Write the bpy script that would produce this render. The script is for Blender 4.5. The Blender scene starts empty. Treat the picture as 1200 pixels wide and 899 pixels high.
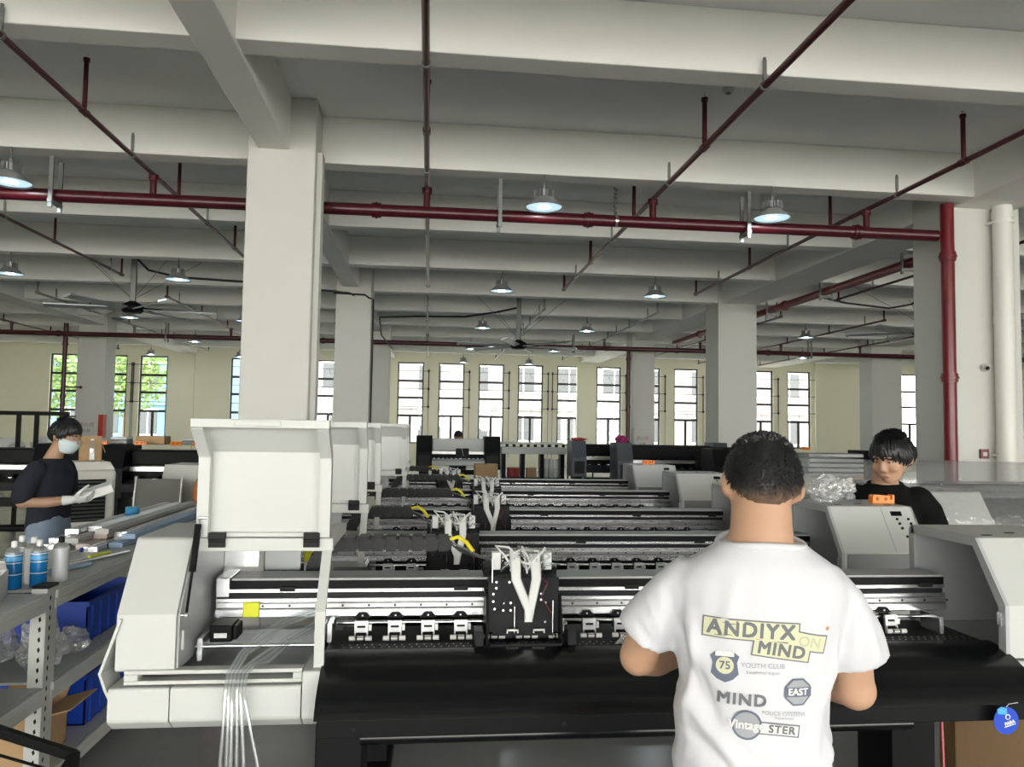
import bpy, math, random
from mathutils import Vector, Matrix, Euler
random.seed(7)
SC = bpy.context.scene
COL = SC.collection
PI = math.pi

# ------------------------------------------------------------------ camera, world, light, exposure
cam_d = bpy.data.cameras.new('camera')
cam_d.sensor_fit = 'HORIZONTAL'; cam_d.sensor_width = 36.0; cam_d.lens = 890 / 1200 * 36
cam_d.clip_start = 0.05; cam_d.clip_end = 300
cam = bpy.data.objects.new('camera', cam_d); COL.objects.link(cam)
def cam_basis(ax, ay, roll, f):
    Y = Vector((ax, ay, f)).normalized()               # the hall's long axis in camera space
    h = Vector((ax + 1000, ay + 1000 * roll, f))
    Z = Y.cross(h).normalized()
    if Z.y > 0: Z = -Z
    return Y.cross(Z), Y, Z
_X, _Y, _Z = cam_basis(-97.0, 49.5, 0.016, 890.0)
cam.matrix_world = Matrix(((_X.x, -_X.y, -_X.z, 0), (_Y.x, -_Y.y, -_Y.z, 0), (_Z.x, -_Z.y, -_Z.z, 1.65), (0, 0, 0, 1)))
SC.camera = cam

world = bpy.data.worlds.new('overcast_sky'); SC.world = world
world.use_nodes = True
_bg = world.node_tree.nodes['Background']
_bg.inputs[0].default_value = (1.0, 0.99, 0.95, 1); _bg.inputs[1].default_value = 12.0

def portal(loc, rot, sx, sy):
    d = bpy.data.lights.new('window_portal', 'AREA'); d.shape = 'RECTANGLE'; d.size = sx; d.size_y = sy
    d.cycles.is_portal = True
    o = bpy.data.objects.new('window_portal', d); COL.objects.link(o); o.location = loc; o.rotation_euler = rot
portal((2.0, -14.05, 2.45), (-PI / 2, 0, 0), 40, 3.9)
portal((2.0, 31.2, 2.6), (PI / 2, 0, 0), 40, 3.3)

vs = SC.view_settings
vs.view_transform = 'Standard'; vs.look = 'None'; vs.gamma = 1.0; vs.use_curve_mapping = False
vs.exposure = 0.08
SC.cycles.max_bounces = 8; SC.cycles.diffuse_bounces = 5; SC.cycles.glossy_bounces = 3
SC.cycles.transmission_bounces = 5; SC.cycles.transparent_max_bounces = 16
SC.cycles.sample_clamp_indirect = 6.0
SC.cycles.caustics_reflective = False; SC.cycles.caustics_refractive = False

# ------------------------------------------------------------------ materials
MATS = {}
def mat(name, col, rough=0.5, metal=0.0, noise=0.0, nscale=20, spec=0.5, emit=0, bump=0.0, bscale=60, coat=0.0, stretch=None, alpha=1.0):
    if name in MATS: return MATS[name]
    m = bpy.data.materials.new(name); m.use_nodes = True
    nt = m.node_tree; b = nt.nodes['Principled BSDF']
    c = tuple(col) + (1,)
    b.inputs['Base Color'].default_value = c; b.inputs['Roughness'].default_value = rough
    b.inputs['Metallic'].default_value = metal; b.inputs['Specular IOR Level'].default_value = spec
    b.inputs['Coat Weight'].default_value = coat; b.inputs['Alpha'].default_value = alpha
    if emit:
        b.inputs['Emission Color'].default_value = c; b.inputs['Emission Strength'].default_value = emit
    tc = None
    if noise or bump:
        tc = nt.nodes.new('ShaderNodeTexCoord'); src = tc.outputs['Object']
        if stretch:
            mp = nt.nodes.new('ShaderNodeMapping'); mp.inputs['Scale'].default_value = stretch
            nt.links.new(src, mp.inputs[0]); src = mp.outputs[0]
    if noise:
        n = nt.nodes.new('ShaderNodeTexNoise'); n.inputs['Scale'].default_value = nscale; n.inputs['Detail'].default_value = 4
        nt.links.new(src, n.inputs['Vector'])
        r = nt.nodes.new('ShaderNodeMix'); r.data_type = 'RGBA'
        r.inputs['A'].default_value = tuple(max(0, x * (1 - noise)) for x in col) + (1,)
        r.inputs['B'].default_value = tuple(min(1, x * (1 + noise)) for x in col) + (1,)
        nt.links.new(n.outputs[0], r.inputs['Factor']); nt.links.new(r.outputs['Result'], b.inputs['Base Color'])
    if bump:
        n2 = nt.nodes.new('ShaderNodeTexNoise'); n2.inputs['Scale'].default_value = bscale; n2.inputs['Detail'].default_value = 3
        nt.links.new(src, n2.inputs['Vector'])
        bp = nt.nodes.new('ShaderNodeBump'); bp.inputs['Strength'].default_value = bump; bp.inputs['Distance'].default_value = 0.01
        nt.links.new(n2.outputs[0], bp.inputs['Height']); nt.links.new(bp.outputs[0], b.inputs['Normal'])
    MATS[name] = m
    return m
def film_mat(name, col=(1, 1, 1), clear=0.75, rough=0.15, white=0.0, bump=0.6, bscale=25):
    """clear plastic: part see-through, part glossy, part milky"""
    if name in MATS: return MATS[name]
    m = bpy.data.materials.new(name); m.use_nodes = True; nt = m.node_tree
    nt.nodes.remove(nt.nodes['Principled BSDF'])
    out = nt.nodes['Material Output']
    t = nt.nodes.new('ShaderNodeBsdfTransparent'); t.inputs[0].default_value = tuple(col) + (1,)
    g = nt.nodes.new('ShaderNodeBsdfGlossy'); g.inputs['Roughness'].default_value = rough
    d = nt.nodes.new('ShaderNodeBsdfDiffuse'); d.inputs[0].default_value = (0.85, 0.87, 0.87, 1)
    a = nt.nodes.new('ShaderNodeMixShader'); a.inputs[0].default_value = white
    c = nt.nodes.new('ShaderNodeMixShader'); c.inputs[0].default_value = clear
    nt.links.new(g.outputs[0], a.inputs[1]); nt.links.new(d.outputs[0], a.inputs[2])
    nt.links.new(a.outputs[0], c.inputs[1]); nt.links.new(t.outputs[0], c.inputs[2]); nt.links.new(c.outputs[0], out.inputs[0])
    if bump:
        tc = nt.nodes.new('ShaderNodeTexCoord')
        n2 = nt.nodes.new('ShaderNodeTexNoise'); n2.inputs['Scale'].default_value = bscale; n2.inputs['Detail'].default_value = 4
        nt.links.new(tc.outputs['Object'], n2.inputs['Vector'])
        bp = nt.nodes.new('ShaderNodeBump'); bp.inputs['Strength'].default_value = bump; bp.inputs['Distance'].default_value = 0.03
        nt.links.new(n2.outputs[0], bp.inputs['Height'])
        nt.links.new(bp.outputs[0], g.inputs['Normal']); nt.links.new(bp.outputs[0], d.inputs['Normal'])
    MATS[name] = m
    return m

M_PAINT = mat('white_paint', (0.84, 0.84, 0.80), 0.7, noise=0.03, nscale=1.5, bump=0.05, bscale=30)
M_SLAB = mat('slab_paint', (0.84, 0.85, 0.84), 0.8, noise=0.04, nscale=0.8)
M_CREAM = mat('cream_wall', (0.88, 0.86, 0.68), 0.7, noise=0.02, nscale=1)
M_COLUMN = mat('column_paint', (0.62, 0.62, 0.58), 0.65, noise=0.03, nscale=2)
M_FLOOR = mat('grey_epoxy_floor', (0.34, 0.345, 0.34), 0.22, noise=0.35, nscale=1.2, bump=0.02, bscale=8)
M_RED = mat('red_pipe_paint', (0.062, 0.004, 0.009), 0.32, noise=0.12, nscale=6)
M_RISER = mat('riser_red_paint', (0.15, 0.006, 0.013), 0.3)
M_STEEL = mat('galvanised_steel', (0.2, 0.205, 0.2), 0.45, 0.6, noise=0.15, nscale=30)
M_ALU = mat('bright_aluminium', (0.86, 0.87, 0.88), 0.24, 0.95, noise=0.04, nscale=4, stretch=(1, 60, 60))
M_CHROME = mat('chrome', (0.85, 0.86, 0.87), 0.12, 1.0)
M_RAIL = mat('rail_steel', (0.42, 0.42, 0.42), 0.3, 0.9)
M_WHITE = mat('machine_white', (0.54, 0.55, 0.525), 0.42)
M_LIDGREY = mat('lid_grey', (0.66, 0.67, 0.66), 0.45)
M_GREYIN = mat('inner_grey_metal', (0.40, 0.41, 0.41), 0.45, 0.1, noise=0.06, nscale=3)
M_BLACK = mat('black_metal', (0.0045, 0.005, 0.0055), 0.5, noise=0.15, nscale=8, spec=.14)
M_BLKGLOSS = mat('black_gloss', (0.005, 0.0055, 0.006), 0.2, spec=.35)
M_PLATE = mat('charcoal_plate', (0.016, 0.017, 0.019), 0.5, spec=.2, bump=0.05, bscale=200)
M_RUBBER = mat('black_rubber', (0.006, 0.006, 0.0065), 0.6, spec=.3)
M_FRAME = mat('window_frame_dark', (0.035, 0.036, 0.04), 0.45)
M_PVC = mat('pvc_cream', (0.78, 0.78, 0.72), 0.4)
M_YELLOW = mat('yellow_plastic', (0.75, 0.78, 0.02), 0.4)
M_ORANGE = mat('orange_plastic', (0.90, 0.24, 0.015), 0.35)
M_BLUE = mat('blue_plastic', (0.012, 0.06, 0.42), 0.35)
M_CARD = mat('cardboard', (0.46, 0.30, 0.155), 0.85, noise=0.12, nscale=10)
M_RIBBON = mat('white_ribbon', (0.82, 0.82, 0.80), 0.45)
M_LAMPLENS = mat('lamp_lens', (0.60, 0.86, 1.0), 0.3, emit=0.85)
M_LED = mat('led_light', (0.85, 0.95, 1.0), 0.3, emit=230)
M_LAMPSHADE = mat('lamp_aluminium', (0.50, 0.51, 0.50), 0.35, 0.75)
M_CABLE = mat('black_cable', (0.012, 0.012, 0.012), 0.55)
M_GLASS = film_mat('window_glass', (0.97, 0.98, 0.97), clear=0.93, rough=0.02, bump=0)
M_FILM = film_mat('clear_film', clear=0.55, rough=0.18, white=0.35)
M_TUBE = film_mat('clear_tube', (0.93, 0.95, 0.95), clear=0.74, rough=0.1, white=0.35, bump=0)

# ------------------------------------------------------------------ mesh helpers
class MB:
    def __init__(s): s.v = []; s.f = []; s.m = []; s.sm = []
    def add(s, vs, fs, m=0, smooth=False):
        o = len(s.v); s.v += [tuple(p) for p in vs]
        for f in fs: s.f.append(tuple(i + o for i in f)); s.m.append(m); s.sm.append(smooth)
        return s
    def box(s, x0, x1, y0, y1, z0, z1, m=0):
        return s.add([(x0, y0, z0), (x1, y0, z0), (x1, y1, z0), (x0, y1, z0), (x0, y0, z1), (x1, y0, z1), (x1, y1, z1), (x0, y1, z1)],
                     [(0, 3, 2, 1), (4, 5, 6, 7), (0, 1, 5, 4), (1, 2, 6, 5), (2, 3, 7, 6), (3, 0, 4, 7)], m)
    def obox(s, c, ux, uy, uz, m=0):
        """oriented box: centre and three half-axis vectors"""
        c, a, b, d = Vector(c), Vector(ux), Vector(uy), Vector(uz)
        vs = [c + a * i + b * j + d * k for k in (-1, 1) for j, i in ((-1, -1), (-1, 1), (1, 1), (1, -1))]
        return s.add(vs, [(0, 3, 2, 1), (4, 5, 6, 7), (0, 1, 5, 4), (1, 2, 6, 5), (2, 3, 7, 6), (3, 0, 4, 7)], m)
    def bar(s, p0, p1, w, h, m=0):
        """rectangular bar from p0 to p1, w horizontal, h the other way"""
        p0, p1 = Vector(p0), Vector(p1); d = (p1 - p0); L = d.length; d.normalize()
        up = Vector((0, 0, 1)) if abs(d.z) < 0.95 else Vector((0, 1, 0))
        a = d.cross(up).normalized(); b = a.cross(d)
        return s.obox((p0 + p1) / 2, d * L / 2, a * w / 2, b * h / 2, m)
    def cyl(s, p0, p1, r, n=12, m=0, r1=None, caps=True):
        p0, p1 = Vector(p0), Vector(p1); d = (p1 - p0).normalized(); r1 = r if r1 is None else r1
        up = Vector((0, 0, 1)) if abs(d.z) < 0.95 else Vector((1, 0, 0))
        a = d.cross(up).normalized(); b = d.cross(a)
        vs = []
        for p, q in ((p0, r), (p1, r1)):
            vs += [p + a * (q * math.cos(2 * PI * i / n)) + b * (q * math.sin(2 * PI * i / n)) for i in range(n)]
        s.add(vs, [(i, i + n, (i + 1) % n + n, (i + 1) % n) for i in range(n)], m, True)
        if caps:
            s.add(vs[:n], [tuple(range(n))], m); s.add(vs[n:], [tuple(range(n - 1, -1, -1))], m)
        return s
    def tube(s, path, r, n=8, m=0, caps=True, flat=None):
        """round tube along a path; r a number or a list; flat=(ra, rb) an oval section"""
        P = [Vector(p) for p in path]; k = len(P)
        t0 = (P[1] - P[0]).normalized()
        up = Vector((0, 0, 1)) if abs(t0.z) < 0.9 else Vector((1, 0, 0))
        a = t0.cross(up).normalized(); vs = []
        for i in range(k):
            t = (P[min(i + 1, k - 1)] - P[max(i - 1, 0)]).normalized()
            a = (a - t * a.dot(t)).normalized(); b = t.cross(a)
            q = r[i] if isinstance(r, (list, tuple)) else r
            qa, qb = (q, q) if flat is None else (q * flat[0], q * flat[1])
            vs += [P[i] + a * (qa * math.cos(2 * PI * j / n)) + b * (qb * math.sin(2 * PI * j / n)) for j in range(n)]
        fs = [(i * n + j, i * n + (j + 1) % n, (i + 1) * n + (j + 1) % n, (i + 1) * n + j) for i in range(k - 1) for j in range(n)]
        s.add(vs, fs, m, True)
        if caps: s.add(vs[:n], [tuple(range(n - 1, -1, -1))], m); s.add(vs[-n:], [tuple(range(n))], m)
        return s
    def prism(s, prof, a0, a1, axis='x', m=0, smooth=False):
        """extrude a 2-D outline (counter-clockwise) along an axis; x: (y,z), y: (x,z), z: (x,y)"""
        n = len(prof)
        mk = {'x': lambda p, a: (a, p[0], p[1]), 'y': lambda p, a: (p[0], a, p[1]), 'z': lambda p, a: (p[0], p[1], a)}[axis]
        vs = [mk(p, a0) for p in prof] + [mk(p, a1) for p in prof]
        s.add(vs, [(i, (i + 1) % n, (i + 1) % n + n, i + n) for i in range(n)], m, smooth)
        s.add(vs[:n], [tuple(range(n - 1, -1, -1))], m); s.add(vs[n:], [tuple(range(n))], m)
        return s
    def sheet(s, prof, a0, a1, axis='x', t=0.004, m=0, smooth=False):
        """a bent sheet of thickness t following an open 2-D line"""
        n = len(prof); off = []
        for i in range(n):
            p, q = prof[max(i - 1, 0)], prof[min(i + 1, n - 1)]
            dx, dy = q[0] - p[0], q[1] - p[1]; L = math.hypot(dx, dy) or 1
            off.append((prof[i][0] - dy / L * t, prof[i][1] + dx / L * t))
        mk = {'x': lambda p, a: (a, p[0], p[1]), 'y': lambda p, a: (p[0], a, p[1]), 'z': lambda p, a: (p[0], p[1], a)}[axis]
        vs = [mk(p, a) for a in (a0, a1) for q in (prof, off) for p in q]
        A, B, C, D = 0, n, 2 * n, 3 * n
        s.add(vs, [f for i in range(n - 1) for f in ((A + i, A + i + 1, C + i + 1, C + i), (B + i, D + i, D + i + 1, B + i + 1))], m, smooth)
        return s.add(vs, [f for i in range(n - 1) for f in ((A + i, B + i, B + i + 1, A + i + 1), (C + i, C + i + 1, D + i + 1, D + i))] + [(A, C, D, B), (A + n - 1, B + n - 1, D + n - 1, C + n - 1)], m)
    def lathe(s, prof, c=(0, 0, 0), n=24, m=0, smooth=True):
        vs = [(c[0] + r * math.cos(2 * PI * i / n), c[1] + r * math.sin(2 * PI * i / n), c[2] + z) for r, z in prof for i in range(n)]
        fs = [(k * n + i, k * n + (i + 1) % n, (k + 1) * n + (i + 1) % n, (k + 1) * n + i) for k in range(len(prof) - 1) for i in range(n)]
        return s.add(vs, fs, m, smooth)
    def ball(s, c, rx, ry=None, rz=None, nu=12, nv=8, m=0):
        ry = rx if ry is None else ry; rz = rx if rz is None else rz
        vs = [(c[0], c[1], c[2] - rz)]
        for j in range(1, nv):
            t = -PI / 2 + PI * j / nv
            vs += [(c[0] + rx * math.cos(t) * math.cos(2 * PI * i / nu), c[1] + ry * math.cos(t) * math.sin(2 * PI * i / nu), c[2] + rz * math.sin(t)) for i in range(nu)]
        vs.append((c[0], c[1], c[2] + rz)); e = len(vs) - 1
        fs = [(0, 1 + (i + 1) % nu, 1 + i) for i in range(nu)]
        for j in range(nv - 2):
            o = 1 + j * nu
            fs += [(o + i, o + (i + 1) % nu, o + nu + (i + 1) % nu, o + nu + i) for i in range(nu)]
        o = 1 + (nv - 2) * nu
        fs += [(o + i, o + (i + 1) % nu, e) for i in range(nu)]
        return s.add(vs, fs, m, True)
    def mesh(s, name, mats):
        me = bpy.data.meshes.new(name); me.from_pydata(s.v, [], s.f)
        for q in (mats if isinstance(mats, (list, tuple)) else [mats]): me.materials.append(q)
        me.polygons.foreach_set('material_index', s.m); me.polygons.foreach_set('use_smooth', s.sm)
        me.update(); return me
    def build(s, name, mats, parent=None, loc=None, bevel=0, seg=2, rot=None):
        o = link(name, s.mesh(name, mats), parent, loc)
        if rot: o.rotation_euler = rot
        if bevel: bev(o, bevel, seg)
        return o
def bev(o, w, seg=2):
    b = o.modifiers.new('bevel', 'BEVEL'); b.width = w; b.segments = seg; b.limit_method = 'ANGLE'; b.angle_limit = 0.6
    b.harden_normals = False
def link(name, data, parent=None, loc=None):
    o = bpy.data.objects.new(name, data); COL.objects.link(o)
    if parent: o.parent = parent
    if loc: o.location = loc
    return o
def tag(o, label=None, cat=None, group=None, kind=None):
    if label: o['label'] = label
    if cat: o['category'] = cat
    if group: o['group'] = group
    if kind: o['kind'] = kind
    return o
def thing(name, label, cat, loc=(0, 0, 0), rz=0, group=None):
    o = bpy.data.objects.new(name, None); COL.objects.link(o); o.empty_display_size = 0.1
    o.location = loc; o.rotation_euler = (0, 0, rz)
    return tag(o, label, cat, group)
def dup(root, loc=None, rz=None, label=None, group=None):
    r = root.copy(); COL.objects.link(r)
    if loc is not None: r.location = loc
    if rz is not None: r.rotation_euler = (0, 0, rz)
    tag(r, label, None, group)
    for ch in KIDS(root):
        c = ch.copy(); COL.objects.link(c); c.parent = r
        for g in KIDS(ch):
            d = g.copy(); COL.objects.link(d); d.parent = c
    return r
def KIDS(o): return [c for c in bpy.data.objects if c.parent == o]
def struct(name, mb, mats, parent=None, bevel=0):
    o = mb.build(name, mats, parent, bevel=bevel)
    if parent is None: o['kind'] = 'structure'
    return o
def rod(a, b, r, mats, name, parent, n=8):
    return MB().cyl(a, b, r, n).build(name, mats, parent)

def text_mesh(s, size, m, align='CENTER', extrude=0.001, bold=0.0, shear=0.0, sx=1.0):
    c = bpy.data.curves.new('lettering', 'FONT'); c.body = s; c.size = size; c.align_x = align; c.align_y = 'CENTER'
    c.extrude = extrude; c.offset = bold; c.shear = shear; c.space_character = sx; c.resolution_u = 3
    o = bpy.data.objects.new('lettering_source', c); COL.objects.link(o)
    dg = bpy.context.evaluated_depsgraph_get()
    me = bpy.data.meshes.new_from_object(o.evaluated_get(dg)); me.name = 'lettering'
    bpy.data.objects.remove(o); bpy.data.curves.remove(c)
    me.materials.clear(); me.materials.append(m)
    return me
# ------------------------------------------------------------------ the hall
XL, XR, YB, YF, ZS = -17.5, 24.0, -14.0, 30.8, 4.86
ZB = 4.36
struct('floor', MB().box(XL, XR, YB, YF, -0.1, 0), M_FLOOR)
struct('ceiling', MB().box(XL, XR, YB, YF + 0.3, ZS, ZS + 0.15), M_SLAB)
for i in range(18):
    y = 5.4 + 2.52 * (i - 7)
    if y > 30: break
    struct('ceiling_beam', MB().box(XL, XR, y, y + 0.24, ZB, ZS), M_PAINT, bevel=0.01)
for x0, x1, zb in ((-1.72, -1.42, 4.33), (6.13, 6.93, 4.345), (13.78, 14.57, 4.345), (-9.7, -9.1, 4.33)):
    struct('ceiling_beam', MB().box(x0, x1, YB, YF, zb, ZS), M_PAINT, bevel=0.01)
COLS = [(-1.82, -1.17, 7.5, 8.15), (-1.86, -1.18, 14.95, 15.65), (-1.86, -1.17, 21.95, 22.6),
        (6.1, 7.0, 8.3, 9.0), (6.05, 6.9, 15.45, 16.2), (6.05, 6.75, 22.35, 23.0),
        (13.7, 14.7, 22.3, 23.0), (-9.8, -9.05, 22.3, 23.0), (-9.8, -9.05, 15.0, 15.7), (13.75, 14.6, 15.4, 16.1), (-9.8, -9.05, 7.5, 8.2), (13.75, 14.6, 8.3, 9.0)]
for c in COLS:
    struct('column', MB().box(c[0], c[1], c[2], c[3], 0, ZS), M_COLUMN, bevel=0.012)
# a plaster strip up the side of the nearest column
struct('trim_1', MB().box(-1.17, -1.12, 7.62, 7.8, 0, ZB), M_COLUMN)
# back wall with tall windows
WX = [-14.5, -12.72, -11.22, -7.8, -6.16, -4.54, -2.92, -1.3, 0.34, 1.96, 3.57, 5.19, 6.84, 8.5, 10.14, 11.8, 13.43, 15.1, 18.42, 20.16]
WW, WZ0, WZ1 = 1.04, 0.93, 4.2
wb = MB().box(XL, XR, YF, YF + 0.25, 0, WZ0).box(XL, XR, YF, YF + 0.25, WZ1, ZS)
edges = [XL] + [e for x in WX for e in (x, x + WW)] + [XR]
for a, b in zip(edges[0::2], edges[1::2]): wb.box(a, b, YF, YF + 0.25, WZ0, WZ1)
struct('wall_back', wb, M_CREAM)
for i, x in enumerate((-9.75, -2.1, 6.0, 16.3)):
    struct('trim_%d' % (i + 2), MB().box(x, x + 0.6, YF - 0.12, YF, 0, ZS), M_CREAM)
struct('wall_left', MB().box(XL - 0.2, XL, YB, YF, 0, ZS), M_CREAM)
struct('wall_right', MB().box(XR, XR + 0.2, YB, YF, 0, ZS), M_CREAM)
# the side behind the camera: parapet, lintel and piers of an open loading side
wf = MB().box(XL, XR, YB - 0.2, YB, 0, 0.25).box(XL, XR, YB - 0.2, YB, 4.45, ZS)
for x in (-17.5, -9.7, -1.8, 6.1, 13.8, 23.3): wf.box(x, x + 0.7, YB - 0.2, YB, 0.25, 4.45)
struct('wall_front', wf, M_CREAM)
# wall panel to the right of the downpipe, beyond the near right column
# windows
def make_window(n, x):
    r = bpy.data.objects.new('window_%d' % n, None); COL.objects.link(r); r.location = (x, YF + 0.06, WZ0); r['kind'] = 'structure'
    return r
H = WZ1 - WZ0
fr = MB()
t = 0.055
fr.box(0, t, 0, 0.07, 0, H).box(WW - t, WW, 0, 0.07, 0, H).box(t, WW - t, 0, 0.07, 0, t).box(t, WW - t, 0, 0.07, H - t, H)
ROWS = [1.12, 1.84, 2.52]
for z in ROWS: fr.box(t, WW - t, 0, 0.07, z - 0.045, z + 0.045)
fr.box(WW / 2 - 0.045, WW / 2 + 0.045, 0, 0.07, t, ROWS[0] - 0.045)
ME_FR = fr.mesh('window_frame', M_FRAME)
lo = MB().box(0, WW / 2 - 0.045 - t, 0.03, 0.036, 0, ROWS[0] - 0.045 - t).mesh('pane', M_GLASS)
ups = [MB().box(0, WW - 2 * t, 0.03, 0.036, 0, (b - a)).mesh('pane', M_GLASS) for a, b in ((ROWS[0] + .045, ROWS[1] - .045), (ROWS[1] + .045, ROWS[2] - .045), (ROWS[2] + .045, H - t))]
def opener(side):
    x = WW + 0.2 if side > 0 else -0.2
    m = MB().cyl((x, -0.12, 1.5), (x, -0.12, 3.0), 0.022, 6).cyl((x, -0.12, -0.5), (x, -0.12, 1.5), 0.008, 5)
    for z in (1.48, 2.2, 2.92):
        m.ball((x, -0.12, z), 0.05, nu=8, nv=6)
        m.cyl((x, -0.1, z), (0 if side > 0 else WW, -0.03, z), 0.012, 5)
        m.cyl((WW / 2, -0.05, z), (WW / 2 + 0.06, 0.02, z - 0.2), 0.008, 4)
    return m.mesh('opener_rod', M_FRAME)
OPN = {1: opener(1), -1: opener(-1)}
ME_SILL = MB().box(-0.05, WW + 0.05, -0.1, 0.0, -0.05, 0.0).mesh('window_sill', M_CREAM)
for i, x in enumerate(WX):
    w = make_window(i + 1, x)
    link('window_frame', ME_FR, w); link('pane', lo, w, (t, 0, t)); link('pane', lo, w, (WW / 2 + 0.045, 0, t))
    for k, z in enumerate((ROWS[0] + .045, ROWS[1] + .045, ROWS[2] + .045)): link('pane', ups[k], w, (t, 0, z))
    link('opener_rod', OPN[-1 if i in (2, 11) else 1], w); link('window_sill', ME_SILL, w)
# ------------------------------------------------------------------ outside, seen through the windows
struct('ground_outside', MB().box(-80, 80, YF + 0.3, 110, -0.35, -0.25), mat('concrete_yard', (0.45, 0.45, 0.43), 0.9, noise=0.1, nscale=0.5))
struct('ground_front', MB().box(-80, 80, -60, YB - 0.2, -0.35, -0.25), mat('yard_bounce_pale', (0.72, 0.71, 0.68), 0.9, noise=0.06, nscale=0.5))  # unseen yard, its colour made paler to bounce daylight up to the ceiling
def facade(x0, x1, y, h, wall_m, win_m, label, fx=3.2, fz=3.3, hw=1.5, hh=1.7):
    r = thing('far_building', label, 'building', ((x0 + x1) / 2, y, -0.25))
    w = x1 - x0
    MB().box(-w / 2, w / 2, 0, 9, 0, h).build('wall', wall_m, r)
    me = MB().box(0, hw, -0.06, 0.02, 0, hh).mesh('window', win_m)
    fm = MB().box(-0.1, hw + 0.1, -0.09, 0.0, -0.1, 0).box(-0.1, hw + 0.1, -0.09, 0, hh, hh + 0.1).box(hw / 2 - 0.04, hw / 2 + 0.04, -0.09, 0, 0, hh).mesh('window_surround', M_PVC)
    nx = int(w / fx); nz = int(h / fz)
    for k in range(nz):
        MB().box(-w / 2, w / 2, -0.2, 0, (k + 1) * fz - 0.25, (k + 1) * fz).build('floor_band', wall_m, r)
        for i in range(nx):
            q = link('window', me, r, (-w / 2 + fx * (i + 0.5) - hw / 2, 0, k * fz + 1.0)); link('window_surround', fm, q)
    return r
M_FAR = mat('far_wall', (0.24, 0.225, 0.22), 0.9); M_FARW = mat('far_window', (0.05, 0.055, 0.06), 0.5)
facade(-8, 34, 52, 17, M_FAR, M_FARW, 'pale factory block with rows of windows across the yard')
facade(-34, -14.5, 56, 14, mat('far_wall_blue', (0.1, 0.19, 0.27), 0.8), M_FARW, 'blue clad building beyond the yard trees', fx=2.6, hw=1.2)
def tree(x, y, h, s, label):
    r = thing('yard_tree', label, 'tree', (x, y, -0.25))
    MB().tube([(0, 0, 0), (0.05, 0, h * .4), (0.1, 0.05, h * .75)], [0.14, 0.11, 0.05], 7).build('trunk', mat('bark', (0.12, 0.09, 0.06), 0.9), r)
    rnd = random.Random(s); m = MB()
    for k in range(1500):
        a, b, q = rnd.random() * 2 * PI, rnd.uniform(-1, 1), rnd.random() ** 0.4
        c = Vector((math.cos(a) * math.sqrt(1 - b * b) * 2.1 * q, math.sin(a) * math.sqrt(1 - b * b) * 2.1 * q, h * 0.68 + b * h * .36 * q))
        u = Vector((rnd.uniform(-1, 1), rnd.uniform(-1, 1), rnd.uniform(-1, 1))).normalized() * 0.16
        v = u.orthogonal().normalized() * 0.09
        m.add([c - u, c - v, c + u, c + v], [(0, 1, 2, 3)])
    tag(m.build('foliage', mat('leaf_green', (0.10, 0.17, 0.035), 0.7, noise=0.4, nscale=3), r), kind='stuff')
tree(-15.2, 40, 6.5, 1, 'leafy green tree in the yard outside the tall windows')
tree(-21.0, 44, 6.0, 2, 'rounder green tree standing behind the yard tree')
# ------------------------------------------------------------------ sprinkler pipes
PR = 0.066
def coupling(mb, p, ax, r, w=0.05):
    a = Vector(ax); p = Vector(p)
    mb.cyl(p - a * w, p + a * w, r * 1.22, 14).cyl(p - a * w * .25, p + a * w * .25, r * 1.36, 14)
def strut_hanger(parent, x, y, z, axis='x', top=ZB, r=PR):
    """U-shaped steel hanger: two channels down from the beam and a cross bar under the pipe"""
    m = MB(); d = r + 0.035
    for s in (-1, 1):
        if axis == 'x': m.box(x - .02, x + .02, y + s * d - .012, y + s * d + .012, z - d - .05, top)
        else: m.box(x + s * d - .012, x + s * d + .012, y - .02, y + .02, z - d - .05, top)
    if axis == 'x': m.box(x - .022, x + .022, y - d - .02, y + d + .02, z - d, z - d + .035)
    else: m.box(x - d - .02, x + d + .02, y - .022, y + .022, z - d, z - d + .035)
    m.build('hanger', M_STEEL, parent)
# main across the hall, under the second beam
mp = thing('sprinkler_main_pipe', 'thick dark red sprinkler main running across the hall past the nearest column', 'pipe', (0, 8.25, 3.98))
MB().cyl((XL + .05, 0, 0), (5.9, 0, 0), PR, 16).build('pipe_run', M_RED, mp)
for x in (-12, -6.2, -0.62, 1.72, 4.9):
    m = MB(); coupling(m, (x, 0, 0), (1, 0, 0), PR); m.build('coupling', M_RED, mp)
for x, s in ((-3.92, 1), (0.72, 1), (3.55, 1), (-9.2, 1)): strut_hanger(mp, x, 0, 0, 'x', ZB - 3.98 + (0.0 if s else 0))
m = MB()
for k in range(12): m.cyl((2.03 + 0.012 * (k % 2), 0.0, 0.07 + k * 0.026), (2.03 - 0.012 * (k % 2), 0.03, 0.1 + k * 0.026), 0.012, 6)
m.build('chain_hanger', M_STEEL, mp)
MB().cyl((2.02, 0, 0), (2.05, 0, 0), PR + .008, 14).build('clamp_band', M_CHROME, mp)
# far main
fm = thing('sprinkler_main_pipe', 'thin looking dark red main crossing in front of the window wall', 'pipe', (0, 21.6, 3.98))
MB().cyl((XL + .05, 0, 0), (XR - .05, 0, 0), PR, 12).build('pipe_run', M_RED, fm)
for x in (-7.2, 4.1, 11.3): strut_hanger(fm, x, 0, 0, 'x', ZB - 3.98)
for x in (-10, -3, 7.2, 10): 
    m = MB(); coupling(m, (x, 0, 0), (1, 0, 0), PR); m.build('coupling', M_RED, fm)
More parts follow.
